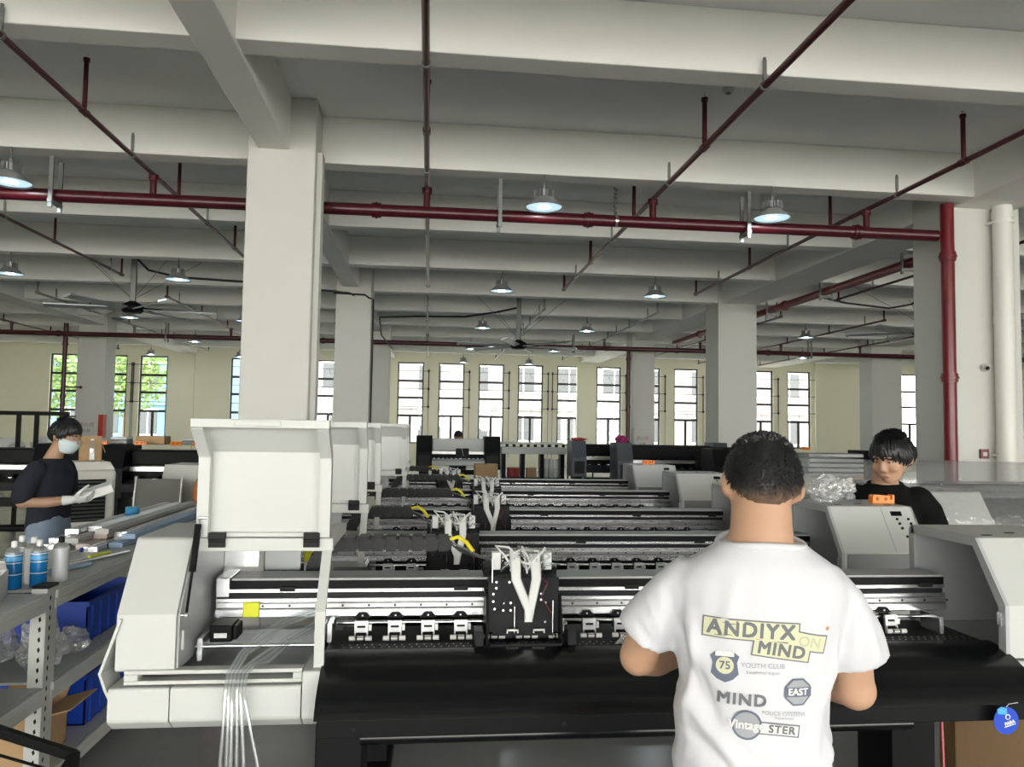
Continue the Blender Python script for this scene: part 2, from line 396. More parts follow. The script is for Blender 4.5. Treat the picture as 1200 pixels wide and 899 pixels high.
# main along the right column row
sm = thing('sprinkler_main_pipe', 'bright dark red main slung beside the right row of columns', 'pipe', (7.12, 0, 4.2))
MB().cyl((0, 8.6, 0), (0, 21.6, 0), 0.075, 14).build('pipe_run', M_RISER, sm)
for y in (10.6, 13.0, 15.2, 18.6): strut_hanger(sm, 0, y, 0, 'y', 0.16, 0.075)
for y in (9.6, 14.6, 19.5):
    m = MB(); coupling(m, (0, y, 0), (0, 1, 0), 0.075); m.build('coupling', M_RISER, sm)
# risers
def riser(x, y, r, z1, label, m, stub=True):
    t = thing('riser_pipe', label, 'pipe', (x, y, 0))
    MB().cyl((0, 0, 0), (0, 0, z1), r, 16).build('pipe_run', m, t)
    for z in (0.9, 2.3, 3.72):
        q = MB(); coupling(q, (0, 0, z), (0, 0, 1), r); q.build('coupling', m, t)
    MB().lathe([(r * 1.9, 0), (r * 1.9, .02), (r, .02)], n=16).build('flange', m, t)
    return t
riser(5.98, 8.18, 0.073, 4.34, 'thick bright red riser pipe beside the column with the downpipe', M_RISER)
t = riser(5.83, 21.95, 0.055, 3.95, 'slim dark red riser pipe against the far middle column', M_RED)
t = riser(-9.95, 21.9, 0.06, 4.3, 'dark red riser pipe in front of the window left of the poster', M_RED)
for z in (2.55, 1.75):
    MB().cyl((0, 0, z), (0.45, 0, z), 0.02, 8).ball((0.45, 0, z), .04, nu=8, nv=6).build('valve', M_RED, t)
# branch lines with upright heads
def head(mb, x, y, z0, z1, r):
    mb.cyl((x, y, z0), (x, y, z1), r, 8).cyl((x, y, z1), (x, y, z1 + .03), r * 1.4, 8)
def branch(x, y0, y1, heads, label, end=None, z=4.25, top=4.68, r=0.024, grp=None, ties=(), m=M_RED, clamps=()):
    t = thing('sprinkler_branch_pipe', label, 'pipe', (x, 0, z), group=grp)
    MB().cyl((0, y0, 0), (0, y1, 0), r, 10).build('pipe_run', m, t)
    for y in heads:
        q = MB(); head(q, 0, y, 0, top - z, r * .85); q.cyl((0, y - .05, 0), (0, y + .05, 0), r * 1.35, 10); q.build('sprig', m, t)
        MB().cyl((0, y, top - z + .03), (0, y, top - z + .055), .007, 6).lathe([(.0, .07), (.016, .062), (.016, .058), (0, .055)], (0, y, top - z), 8).build('sprinkler_head', M_CHROME, t)
    for y in clamps:
        MB().cyl((0, y, 0), (0, y, 0.22), 0.012, 6).cyl((0, y - .012, 0), (0, y + .012, 0), r * 1.35, 10).box(-.012, .012, y - .012, y + .012, .05, .2).build('clip_hanger', M_STEEL, t)
    for y in ties: MB().cyl((0, y, 0), (0, y, -(z - 3.98)), r * 1.4, 10).cyl((0, y, 0), (0, y, -.06), r * 2.1, 10).build('drop_tee', m, t)
    return t
H1 = [4.2, 6.62, 9.05, 11.6, 14.05]
CL = [5.36, 7.66, 10.2, 12.8]
branch(-2.95, -4, 14.1, H1, 'dark red sprinkler branch pipe slanting past the left of the nearest column', ties=(8.25,), clamps=CL)
branch(-0.08, -4, 14.15, H1[:2] + [14.1], 'dark red sprinkler branch pipe hanging straight ahead over the machine lids', ties=(8.25,), clamps=CL, r=0.027)
branch(2.46, -4, 14.0, [6.62, 9.05, 11.6, 13.95], 'dark red sprinkler branch pipe over the white-shirted worker', ties=(8.25,), clamps=CL, r=0.028)
branch(5.02, -4, 14.0, [6.62, 9.05, 11.5, 13.95], 'dark red sprinkler branch pipe reaching the thick red riser', ties=(8.25,), clamps=CL, r=0.026)
branch(-5.5, -4, 14.1, [6.6, 9.0, 11.62, 14.05], 'dark sprinkler branch pipe ending above the left ceiling fan', clamps=[7.6, 10.3, 13.57], r=.022)
branch(7.9, 2, 14.0, [9, 11.5, 13.95], 'dark sprinkler branch pipe behind the thick red riser', clamps=[10.2, 12.8], r=.022)
H2 = [16.42, 18.85, 21.2, 23.7, 26.2, 28.6]
for x, w in ((-11.2, 'by the left wall'), (-8.05, 'left of the left fan'), (-5.5, 'right of the left fan'), (-0.1, 'between the far columns'), (2.46, 'over the middle fan'), (5.02, 'right of the middle fan'), (7.9, 'behind the right row of columns'), (10.4, 'left of the right fan'), (12.9, 'right of the right fan')):
    branch(x, 16.4, 28.7, H2, 'thin far sprinkler branch pipe %s' % w, r=0.024, clamps=[17.2, 20.2, 24.8], ties=(21.6,), m=M_STEEL if x in (-.1, 2.46, 5.02, -8.05) else M_RED)

# ------------------------------------------------------------------ high-bay lamps
def make_lamp():
    t = thing('high_bay_lamp', 'x', 'lamp', group='high bay lamps hung from the ceiling beams')
    MB().lathe([(0.205, 0), (0.2, 0.012), (0.13, 0.075), (0.105, 0.1), (0.10, 0.11), (0.0, 0.112)], n=28).lathe([(0.205, 0), (0.196, 0.004), (0.126, 0.068)], n=28).build('shade', M_LAMPSHADE, t)
    MB().lathe([(0.062, 0.012), (0.194, 0.012)], n=28).build('lens', M_LAMPLENS, t)
    MB().lathe([(0.0, 0.008), (0.062, 0.010)], n=20).build('led_module', M_LED, t)
    m = MB()
    for i in range(18):
        a = 2 * PI * i / 18; c, s = math.cos(a), math.sin(a)
        m.obox((0.075 * c, 0.075 * s, 0.15), (0.035 * c, 0.035 * s, 0), (-0.004 * s, 0.004 * c, 0), (0, 0, 0.036))
    m.cyl((0, 0, .11), (0, 0, .19), 0.06, 14).build('heat_sink', M_LAMPSHADE, t)
    MB().cyl((0, 0, .19), (0, 0, .24), 0.018, 8).cyl((0, 0, .24), (0, 0, .37), 0.007, 6).ball((0, 0, .24), .022, nu=8, nv=6).build('hook', M_STEEL, t)
    return t
LAMPS = [(-4.2, 7.93, 'under the beam beside the left sprinkler branch'), (1.17, 7.93, 'in front of the thick red main, over the far carriages'),
         (3.72, 7.93, 'in front of the thick red main, near the red riser'),
         (-6.82, 13.02, 'left of the left ceiling fan rod'), (-4.2, 13.02, 'right of the left ceiling fan rod'), (1.2, 13.02, 'in the third beam bay, over the middle aisle'),
         (3.93, 13.02, 'in the third beam bay, beside the branch pipe end'), (9.25, 13.02, 'half hidden by the thick red riser'),
         (-6.85, 18.06, 'just behind the left ceiling fan'), (-4.3, 18.06, 'beside the nearest column, behind the left fan'), (1.22, 18.06, 'left of the middle fan rod'),
         (3.76, 18.06, 'right of the middle fan rod'), (9.35, 18.06, 'beyond the right main pipe'),
         (-6.9, 23.1, 'behind the far red main, left bay'), (1.2, 23.1, 'behind the far red main, left of the middle fan'), (3.78, 23.1, 'behind the far red main, right of the middle fan'), (11.85, 23.1, 'behind the far red main, right bay'),
         (-9.9, 28.15, 'before the pair of green-lit windows'), (-6.84, 28.15, 'before the blank cream wall panel'), (1.2, 28.15, 'close to the window wall, left of centre'), (3.66, 28.15, 'close to the window wall, over two windows')]
lamp0 = make_lamp()
for i, (x, y, w) in enumerate(LAMPS):
    o = lamp0 if i == 0 else dup(lamp0)
    o.location = (x, y, 3.995 if y < 25 else 4.0)
    o['label'] = 'round aluminium high bay lamp ' + w

# ------------------------------------------------------------------ big ceiling fans
def make_fan(loc, a0, label, n=6, R=1.2, drop=1.1):
    t = thing('ceiling_fan', label, 'fan', loc, a0, 'big ceiling fans')
    top = ZS - loc[2]
    MB().box(-.045, .045, -.045, .045, .12, top).build('drop_rod', M_STEEL, t, bevel=.006)
    MB().box(-.13, .13, -.1, .1, top - .22, top).build('ceiling_bracket', M_STEEL, t, bevel=.01)
    MB().lathe([(0, -.07), (.15, -.07), (.19, -.03), (.19, .06), (.12, .1), (.06, .14), (0, .14)], n=24).build('motor_hub', M_BLACK, t)
    for k in range(n):
        a = 2 * PI * k / n; b = MB(); c, s = math.cos(a), math.sin(a)
        ax, si = Vector((c, s, 0)), Vector((-s, c, 0.35)).normalized(); up = ax.cross(si)
        b.obox(ax * (0.19 + R / 2), ax * (R / 2), si * 0.07, up * 0.012)
        b.obox(ax * (R + 0.21), ax * 0.03, si * 0.08, up * 0.02)
        b.build('blade', M_LAMPSHADE, t, bevel=.008)
        MB().bar(ax * .12 + Vector((0, 0, .02)), ax * .5 + Vector((0, 0, .005)), .05, .03).build('blade_arm', M_BLACK, t)
    for k in range(4):
        a = PI / 4 + PI / 2 * k
        MB().cyl((.05 * math.cos(a), .05 * math.sin(a), .2), (1.5 * math.cos(a), 1.5 * math.sin(a), top), .005, 4).build('guy_wire', M_STEEL, t)
    return t
make_fan((-5.4, 14.35, 3.68), 0.15, 'big grey six-blade ceiling fan in the left bay over the masked worker')
make_fan((2.0, 17.3, 3.52), 1.25, 'big grey six-blade ceiling fan in the middle before the windows')
make_fan((10.0, 14.5, 3.74), 0.4, 'big dark six-blade ceiling fan behind the thick red riser')

# ------------------------------------------------------------------ cables and conduits
def cable(name, pts, r, label, m=M_CABLE, cat='cable'):
    return tag(MB().tube(pts, r, 6).build(name, m), label, cat)
cable('power_cable', [(-1.14, 7.7, 3.3), (-1.14, 14.8, 4.14), (-1.5, 14.9, 4.16), (-1.6, 14.9, 4.2), (-3.4, 14.2, 4.22), (-4.6, 14.3, 4.28), (-5.15, 14.35, 4.4), (-5.35, 14.35, 4.6)][2:], 0.022, 'black power cable looping from column to the left fan')
cable('power_cable', [(-1.9, 14.93, 4.2), (-1.3, 14.92, 4.18), (-1.22, 14.92, 4.12), (-1.14, 14.95, 4.1), (-1.14, 15.0, 3.0), (-1.14, 15.0, 0.3)], 0.02, 'black power cable running down the edge of the second column')
cable('power_cable', [(-1.12, 22, 3.86), (-1.3, 20, 4.0), (-1.3, 19.2, 4.35), (-0.4, 18.9, 4.36), (0.8, 18.3, 4.3), (1.5, 17.6, 4.33), (1.95, 17.3, 4.4)], 0.022, 'black power cable drooping to the middle fan rod')
cable('power_cable', [(7.1, 13.4, 4.2), (8.2, 14.2, 4.22), (9.3, 14.5, 4.2), (9.8, 14.5, 4.3), (9.98, 14.5, 4.45)], 0.02, 'black power cable running to the right fan rod')
def conduit(pts, label, r=.011):
    return tag(MB().tube(pts, r, 6).build('conduit', M_PVC), label, 'conduit')
conduit([(-1.1, 7.945, 4.71), (3.75, 7.945, 4.71), (3.76, 7.945, 4.68), (3.76, 7.945, 4.37)], 'cream wiring conduit along the beam face to the right lamp')
conduit([(1.2, 7.945, 4.7), (1.2, 7.945, 4.37)], 'short cream conduit dropping to the lamp before the red main')
conduit([(-7, 7.945, 4.62), (-4.17, 7.945, 4.62), (-4.16, 7.945, 4.37)], 'cream wiring conduit along the beam face to the left lamp')
# ------------------------------------------------------------------ fixtures on the right column
dp = thing('downpipe', 'cream plastic downpipe on the near right column', 'pipe', (6.68, 8.18, 0))
MB().cyl((0, 0, 0), (0, 0, ZS - .01), 0.105, 20).build('pipe_run', M_PVC, dp)
for z in (1.44, 2.95, 4.2): MB().cyl((0, 0, z), (0, 0, z + .09), 0.113, 20).build('socket', M_PVC, dp)
for z in (1.4, 4.14): MB().box(-.13, .13, .0, .11, z, z + .03).cyl((0, 0, z), (0, 0, z + .03), .118, 20).build('pipe_clip', M_PVC, dp)
al = thing('fire_alarm_button', 'small red fire alarm box on the near right column', 'alarm', (6.47, 8.3, 1.37))
MB().box(-.05, .05, -.04, 0, 0, .11).build('body', M_RISER, al, bevel=.005)
MB().box(-.028, .022, -.045, -.04, .03, .075).build('press_plate', M_WHITE, al)
cc = thing('dome_camera', 'white dome security camera on the near right column', 'camera', (6.5, 8.3, 2.44))
MB().cyl((0, 0, 0), (0, -.03, 0), .05, 16).ball((0, -.05, -.005), .045, nu=14, nv=10).build('housing', M_WHITE, cc)
MB().ball((-.012, -.08, -.012), .024, nu=10, nv=8).build('lens', M_BLKGLOSS, cc)
sd = thing('smoke_detector', 'small smoke detector on the ceiling near the branch pipe over the white-shirted worker', 'detector', (2.72, 6.7, ZS - .05))
MB().lathe([(0, 0), (.04, 0), (.055, .03), (.055, .05)], n=16).build('body', M_WHITE, sd)
MB().lathe([(0, -.012), (.02, -.01), (.025, 0)], n=12).build('sensor_cap', M_STEEL, sd)
# hydrant cabinets before the window wall
def hydrant(x, y, z, w, h, label, stripe):
    t = thing('hydrant_cabinet', label, 'cabinet', (x, y, 0))
    MB().box(-w / 2, w / 2, 0, .2, 0, z).build('plinth', M_COLUMN, t)
    MB().box(-w / 2, w / 2, 0, .22, z, z + h).build('box', M_STEEL if False else mat('cabinet_grey', (0.6, 0.6, 0.56), .5), t, bevel=.01)
    MB().box(-w / 2 + .05, w / 2 - .05, -.012, 0, z + .05, z + h - .05).build('door', mat('cabinet_grey', (0.6, 0.6, 0.56)), t)
    if stripe: MB().box(w / 2 + .002, w / 2 + .12, -.01, .2, z, z + h).build('red_panel', mat('signal_red', (.5, .03, .02), .4), t)
    for s, yy, sz in (('消火栓', z + h * .55, .13), ('火警', z + h * .3, .1)):
        o = link('lettering', text_mesh(s, sz, mat('faded_red_ink', (.35, .2, .18), .6)), t, (0, -.016, yy)); o.rotation_euler = (PI / 2, 0, 0)
hydrant(6.28, 21.98, 1.0, .5, .68, 'pale hydrant cabinet at the foot of the far middle column', False)
hydrant(-8.7, 20.5, 1.2, .55, .6, 'pale hydrant cabinet with a red edge behind the masked worker', True)
# ------------------------------------------------------------------ wide-format printers
# local frame of a printer: x along the machine, y = 0 at the front of the covers, z from the floor
def printer_shell(name, label, loc, grp, cx, white=M_WHITE, full=True):
    t = thing(name, label, 'printer', loc, 0, grp)
    P = [(0, .90), (0, 1.07), (.14, 1.28), (.52, 1.28), (.52, .90)]
    # left end
    MB().prism(P, -.915, -.745).build('left_cover', white, t, bevel=.012, seg=3)
    MB().prism([(.012, .9), (.012, 1.068), (.148, 1.268), (.5, 1.268), (.5, .9)], -.744, -.738).build('inner_side_plate', M_GREYIN, t)
    MB().box(-.738, -.73, .03, .045, .955, 1.015).build('magnet_strip', white, t, bevel=.002)
    L = [(-.03, .862), (-.03, .765), (.02, .728), (.52, .728), (.52, .862)]
    MB().prism(L[::-1], -.92, -.748).build('lower_cover', white, t, bevel=.008)
    MB().prism(L[::-1], -.744, -.367).build('maintenance_door', white, t, bevel=.008)
    MB().prism([(-.03, .904), (-.03, .765), (.02, .728), (.16, .728), (.16, .904)][::-1], -.363, -.313).build('corner_cover', white, t, bevel=.006)
    m = MB().box(-.885, -.367, -.012, .03, .866, .878).box(-.885, -.367, -.012, .03, .896, .908).box(-.885, -.845, -.012, .03, .878, .896).box(-.395, -.367, -.012, .03, .878, .896)
    m.build('slotted_rail', white, t, bevel=.003)
    MB().box(-.88, -.37, .034, .44, .866, .875).build('rail_backing', M_GREYIN, t)
    MB().sheet([(-.905, 1.06), (-.958, .90), (-.94, .85), (-.922, .815)], -.01, .10, 'y', .008).build('side_bracket', white, t)
    # lid frame
    MB().box(-.742, -.302, .122, .15, 1.238, 1.28).build('lid_rail', white, t, bevel=.003)
    MB().box(-.345, -.302, .15, .52, 1.246, 1.28).build('lid_frame_arm', white, t, bevel=.003)
    MB().sheet([(.125, 1.245), (.002, 1.072), (.002, .905)], -.336, -.306, 'x', .02).build('lid_frame_post', white, t, bevel=.002)
    # open lid
    x0, x1 = -.732, -.314
    lid = MB().sheet([(.15, 1.282), (.15, 1.555), (.058, 1.652)][::-1], x0, x1, 'x', .006).build('lid', white, t)
    for a, b, nm in ((x0, x0 + .036, 'lid_flange'), (x1 - .036, x1, 'lid_flange')):
        MB().prism([(.15, 1.282), (.15, 1.555), (.058, 1.652), (.022, 1.63), (.118, 1.538), (.118, 1.282)][::-1], a, b).build(nm, white, lid, bevel=.003)
    MB().box(x0 - .002, x1 + .002, .02, .066, 1.634, 1.662).build('lid_rim', white, lid, bevel=.003)
    MB().box(-.60, -.46, .012, .02, 1.640, 1.656).build('lid_handle', white, lid, bevel=.002)
    MB().box(x0 + .03, x1 - .03, .13, .15, 1.284, 1.296).build('lid_lower_edge', white, lid)
    for hx in (-.69, -.395):
        MB().box(hx, hx + .05, .108, .124, 1.252, 1.272).box(hx, hx + .05, .108, .13, 1.276, 1.298).cyl((hx, .112, 1.274), (hx + .05, .112, 1.274), .007, 8).build('hinge', M_RUBBER, t)
    g = MB().cyl((-.722, .02, 1.068), (-.722, .065, 1.195), .0045, 8).cyl((-.722, .062, 1.185), (-.722, .107, 1.325), .011, 12)
    g.build('gas_strut', M_BLKGLOSS, t)
    MB().ball((-.722, .018, 1.063), .008, nu=10, nv=8).cyl((-.74, .018, 1.063), (-.722, .018, 1.063), .004, 8).build('strut_joint', M_CHROME, t)
    MB().cyl((-.722, .107, 1.325), (-.722, .112, 1.345), .004, 8).cyl((-.722, .112, 1.345), (-.695, .112, 1.345), .005, 8).build('strut_joint', M_CHROME, t)
    # machinery bay at the left end
    MB().box(-.735, -.345, .03, .36, .858, .872).box(-.735, -.345, .355, .365, .872, .93).build('service_tray', M_GREYIN, t)
    MB().box(-.70, -.63, .2, .3, .93, .985).box(-.63, -.615, .21, .29, .935, .98).build('motor', M_BLACK, t, bevel=.004)
    MB().box(-.685, -.645, .197, .2, .945, .96).build('motor_label', M_RIBBON, t)
    MB().cyl((-.73, .16, .93), (-.33, .16, .93), .007, 10).build('drive_shaft', M_CHROME, t)
    for a, h in ((-.72, .96), (-.345, .98)): MB().box(a, a + .015, .14, .3, .89, h).build('shaft_bearing', M_ALU, t)
    MB().box(-.735, -.615, .50, .51, 1.12, 1.22).build('rear_plate', M_ALU, t)
    MB().box(-.6, -.47, .54, .55, 1.10, 1.235).build('rear_plate', M_GREYIN, t)
    MB().box(-.735, 1.96, .48, .56, 1.06, 1.085).build('chain_tray', M_GREYIN, t)
    # right end: hollow cover with an open inner side
    R = [(.52, .895), (.52, 1.262), (.505, 1.28), (.14, 1.28), (0, 1.07), (0, .895)]
    MB().sheet(R, 1.972, 2.41, 'x', .012).prism(R, 2.4, 2.41).build('right_cover', white, t, bevel=.004)
    Ri = [(.505, .895), (.505, 1.262), (.148, 1.265), (.014, 1.066), (.014, .895)]
    MB().sheet(Ri, 1.98, 2.395, 'x', .004).build('cover_liner', M_GREYIN, t)
    MB().sheet(R, 1.958, 1.972, 'x', .034).build('cover_edge_ring', M_GREYIN, t, bevel=.003)
    MB().box(1.95, 1.958, .012, .03, 1.0, 1.045).build('latch_plate', M_ALU, t)
    MB().prism([(-.02, .89), (-.02, .76), (.03, .73), (.52, .73), (.52, .89)], 1.985, 2.41).build('right_lower_cover', white, t, bevel=.008)
    for a, y in ((2.03, .19), (2.17, .25), (2.3, .19)): MB().box(a, a + .035, y, y + .014, 1.279, 1.282).build('vent_slot', M_RUBBER, t)
    # control keys on the slope
    n = Vector((0, -.21, .14)).normalized(); u = Vector((0, .14, .21)).normalized()
    def slope(x, s, h=.0): return Vector((x, 0, 1.07)) + u * s + n * h
    MB().obox(slope(2.31, .21, .002), (.028, 0, 0), u * .012, n * .003).build('display', M_BLKGLOSS, t)
    key = MB().cyl((0, 0, 0), n * .005, .0065, 8)
    km = key.mesh('key', M_RUBBER)
    for a, s in ((2.40, .18), (2.405, .155), (2.41, .13), (2.46, .18), (2.465, .155), (2.47, .13), (2.42, .085), (2.445, .105), (2.455, .068), (2.48, .085), (2.43, .05), (2.49, .05)):
        link('key', km, t, slope(a - .095, s, .001))
    MB().obox(slope(2.24, .125, .0005), (.0015, 0, 0), u * .125, n * .001).build('panel_seam', M_GREYIN, t)
    # chassis and stand
    MB().box(-.90, 2.38, .12, .5, .70, .728).box(-.3, 1.97, .16, .5, .728, .9).build('chassis', M_BLACK, t, bevel=.004)
    for x, w in ((-.34, .15), (1.62, .16)):
        MB().box(x, x + w, .12, .34, .05, .70).build('stand_leg', M_BLACK, t, bevel=.006)
        MB().box(x - .02, x + w + .02, -.18, .62, .05, .11).build('stand_foot', M_BLACK, t, bevel=.01)
        for yy in (-.12, .54): MB().cyl((x + w / 2 - .02, yy, .03), (x + w / 2 + .02, yy, .03), .03, 14).build('caster', M_RUBBER, t)
    MB().box(-.2, 1.62, .2, .28, .60, .70).build('cross_beam', M_BLACK, t, bevel=.006)
    MB().cyl((-.19, .02, .685), (1.62, .02, .685), .022, 12).build('tension_bar', M_BLKGLOSS, t)
    # platen and apron
    MB().box(-.312, 1.968, .1, .36, .9, .92).build('platen', M_BLACK, t)
    A = [(.104, .9205), (.07, .9185), (.03, .911), (-.02, .895), (-.07, .870), (-.108, .842), (-.13, .815), (-.138, .795)]
    MB().sheet(A, -.312, 1.972, 'x', -.008, smooth=True).build('front_apron', M_BLKGLOSS, t)
    MB().box(-.305, 1.955, -.13, -.11, .742, .793).build('apron_lip', M_BLACK, t, bevel=.003)
    for x in (-.2, .42, 1.05, 1.84): MB().cyl((x, -.13, .768), (x, -.134, .768), .006, 8).build('lip_screw', M_RUBBER, t)
    if full:
        m = MB()
        for k in range(92):
            for j in range(3):
                m.obox((-.27 + .0245 * k + .008 * (j % 2), .125 + .028 * j, .9205), (.0022, 0, 0), (0, .0035, 0), (0, 0, .0006))
        tag(m.build('platen_perforation', M_RAIL, t), kind='stuff')
    # beam
    bx0, bx1 = -.715, 1.965
    MB().box(bx0, bx1, .33, .46, .985, 1.105).build('beam_core', M_PLATE, t)
    MB().box(bx0 + .05, bx1, .326, .462, 1.105, 1.112).build('beam_top', M_GREYIN, t)
    MB().box(bx0 + .05, bx1, .322, .33, 1.079, 1.105).build('belt_cover', M_BLACK, t)
    MB().box(bx0, bx1, .316, .33, 1.064, 1.078).build('encoder_strip', M_ALU, t, bevel=.002)
    MB().box(bx0, bx1, .312, .33, 1.032, 1.047).box(bx0, bx1, .318, .33, 1.012, 1.032).build('beam_upper_edge', M_ALU, t, bevel=.003)
    MB().box(bx0, bx1, .306, .33, .982, 1.012).build('beam_lower_edge', M_ALU, t, bevel=.004)
    MB().box(bx0 + .13, bx1, .306, .318, 1.015, 1.029).build('linear_rail', M_RAIL, t)
    m = MB()
    for k in range(29): m.cyl((bx0 + .16 + .09 * k, .306, 1.022), (bx0 + .16 + .09 * k, .304, 1.022), .0042, 7)
    tag(m.build('rail_screw', M_RUBBER, t), kind='stuff')
    MB().box(bx0, bx0 + .045, .31, .47, 1.05, 1.118).build('beam_end_block', M_ALU, t, bevel=.004)
    for x in (-.5, .1, .72, 1.34, 1.86): MB().box(x, x + .05, .306, .318, 1.07, 1.086).build('strip_clip', M_RUBBER, t)
    MB().box(-.62, -.565, .298, .316, .985, 1.036).build('end_stop', M_YELLOW, t, bevel=.004)
    # pinch rollers
    pr = MB()
    pr.prism([(-.03, .98), (.03, .98), (.013, .999), (-.013, .999)], .296, .304, 'y', 0)
    pr.cyl((0, .296, .989), (0, .292, .989), .003, 6, 1)
    pr.box(-.023, .023, .25, .262, .966, .981, 1).box(-.023, .023, .25, .262, .943, .958, 1).box(-.023, -.014, .25, .262, .958, .966, 1).box(.014, .023, .25, .262, .958, .966, 1)
    pr.box(-.014, .014, .256, .262, .958, .966, 0).box(-.023, -.018, .246, .256, .93, .943, 1).box(.018, .023, .246, .256, .93, .943, 1)
    pr.box(-.02, .02, .262, .3, .94, .978, 0).box(-.018, .018, .215, .262, .926, .937, 0).box(.025, .034, .252, .272, .948, .968, 1)
    prm = pr.mesh('pinch_roller', [M_BLACK, mat('clip_nickel', (.72, .73, .73), .28, .6)])
    whm = MB().cyl((-.0105, 0, 0), (.0105, 0, 0), .0085, 8).mesh('roller_wheel', mat('roller_rubber', (.62, .62, .6), .5))
    for k in range(18):
        o = link('pinch_roller', prm, t, (-.215 + .113 * k, 0, 0))
        if full:
            for j in (-1, 0, 1): link('roller_wheel', whm, o, (j * .027, .222, .931))
    MB().cyl((-.3, .285, .968), (1.9, .285, .968), .007, 8).build('roller_shaft', M_CHROME, t)
    for a in (-.322, 1.86): MB().box(a, a + .015, .2, .31, .925, .985).build('shaft_bracket', M_ALU, t)
    # carriage
    c = MB().box(-.122, .122, .20, .212, .95, 1.135).box(-.118, .118, .212, .31, 1.10, 1.135).box(-.105, .105, .215, .3, .925, .95).build('carriage', M_PLATE, t, (cx, 0, 0), bevel=.003)
    for s in (-1, 1):
        MB().prism([(.20, 1.08), (.14, .925), (.13, .925), (.13, .915), (.3, .915), (.3, 1.08)], s * .126 - .004, s * .126 + .004).build('side_bracket', M_BLACK, c)
        MB().box(s * .155 - .014, s * .155 + .014, .12, .2, .925, .975).build('collision_block', M_PLATE, c, bevel=.003)
    MB().box(-.12, .12, .115, .135, .916, .934).build('base_bar', M_PLATE, c, bevel=.003)
    MB().box(-.13, .13, .3, .44, 1.118, 1.15).build('head_board_box', M_BLACK, c, bevel=.003)
    m = MB()
    for px, pz in ((-.095, 1.12), (-.05, 1.12), (-.095, 1.10), (-.105, 1.08), (-.105, 1.055), (-.07, 1.05), (-.045, 1.05), (-.07, 1.025), (-.045, 1.025), (.045, 1.12), (.045, 1.10), (.03, 1.05), (.03, 1.025), (.06, 1.08), (.06, 1.06), (.075, 1.05), (.075, .985), (-.1, 1.03)):
        m.cyl((px, .2, pz), (px, .197, pz), .004, 8)
    tag(m.build('plate_screw', M_CHROME, c), kind='stuff')
    for s, xa, xb, zt in ((0, -.035, .012, 1.215), (1, .035, .018, 1.205)):
        for k in range(3):
            MB().tube([(xa + .008 * k, .26, zt), (xa + .006 * k, .21, zt - .03), (xa + .002 + .005 * k, .192, 1.13), (xb + .003 * k, .182, 1.03), (xb + .002 * k, .178, .99 + .012 * k)], .012, 6, flat=(1, .12)).build('ribbon_cable', M_RIBBON, c)
    for x in (-.105, .075): MB().box(x, x + .03, .26, .3, 1.15, 1.21).build('damper', M_RIBBON, c, bevel=.003)
    for gx, z0, z1 in ((-.11, 1.12, 1.2), (-.032, .93, 1.04), (.1, .94, 1.06)): MB().cyl((gx, .19, z0), (gx, .19, z1), .003, 6).build('guide_pin', M_CHROME, c)
    rnd = random.Random(3)
    for k in range(12):
        a = Vector((rnd.uniform(-.08, .08), .24, 1.15)); b = Vector((a.x + rnd.uniform(-.07, .07), .22, rnd.uniform(1.17, 1.25))); d = Vector((rnd.uniform(-.1, .1), rnd.uniform(.2, .3), rnd.uniform(1.14, 1.2)))
        MB().tube([a, a.lerp(b, .5) + Vector((0, -.015, .01)), b, b.lerp(d, .5) + Vector((0, 0, .015)), d], .0042, 5).build('ink_tube', M_TUBE if k % 2 else M_RIBBON, c)
    for s in (-1, 1):
        MB().tube([(s * .05, .21, 1.14), (s * .08, .185, 1.12), (s * .05 + s * .01, .19, 1.07), (s * .085, .19, 1.03), (s * .1, .195, 1.01)], .0022, 5).build('wire', M_CABLE if s < 0 else M_RISER, c)
    for s in (-.04, .05): MB().box(s - .02, s + .02, .17, .176, .962, .968).box(s - .02, s - .016, .17, .176, .955, .968).box(s + .016, s + .02, .17, .176, .955, .968).build('clip', M_RIBBON, c)
    return t
def add_chain(t, cx, x0=-.31):
    """cable chain: a bend at the left, an upper run to the carriage and a tube bundle"""
    y, z = .56, 1.2
    me = MB().box(-.019, .019, -.045, .045, -.027, .027).box(-.008, .03, -.05, .05, -.019, .019).obox((0, -.046, 0), (.012, 0, .01), (0, .006, 0), (-.006, 0, .012)).mesh('chain_link', mat('chain_black', (.007, .007, .0075), .42, spec=.25))
    r = MB().box(x0 - .04, x0 + .1, y - .05, y + .05, 1.085, 1.098).build('cable_chain', M_RUBBER, t)
    x1 = cx - .2; n = int((x1 - x0) / .05)
    for k in range(n): link('chain_link', me, r, (x0 + .025 + .05 * k, y, z))
    for k in range(5):
        a = PI / 2 + (k + .6) * 0.32
        o = link('chain_link', me, r, (x0 + .11 * math.cos(a), y, z - .11 + .11 * math.sin(a))); o.rotation_euler = (0, -(a - PI / 2), 0)
    xe = x0 + .05 * n
    for k in range(5):
        MB().tube([(xe, y - .03 + .012 * k, z), (xe + .04, y - .04 + .01 * k, z - .01 - .006 * k), (cx - .14, .42, 1.17), (cx - .06, .36 + .01 * k, 1.155)], .006, 6).build('hose', M_CABLE if k % 2 else M_TUBE, r)
    MB().tube([(xe, y - .05, z + .02), (xe + .03, y - .06, z + .03), (xe + .06, y - .08, z + .012), (xe + .085, y - .1, z - .02)], .008, 6).build('yellow_wrap', mat('yellow_wrap', (.85, .7, .03), .5), r)
GP = 'white wide-format printers lined up in a row'
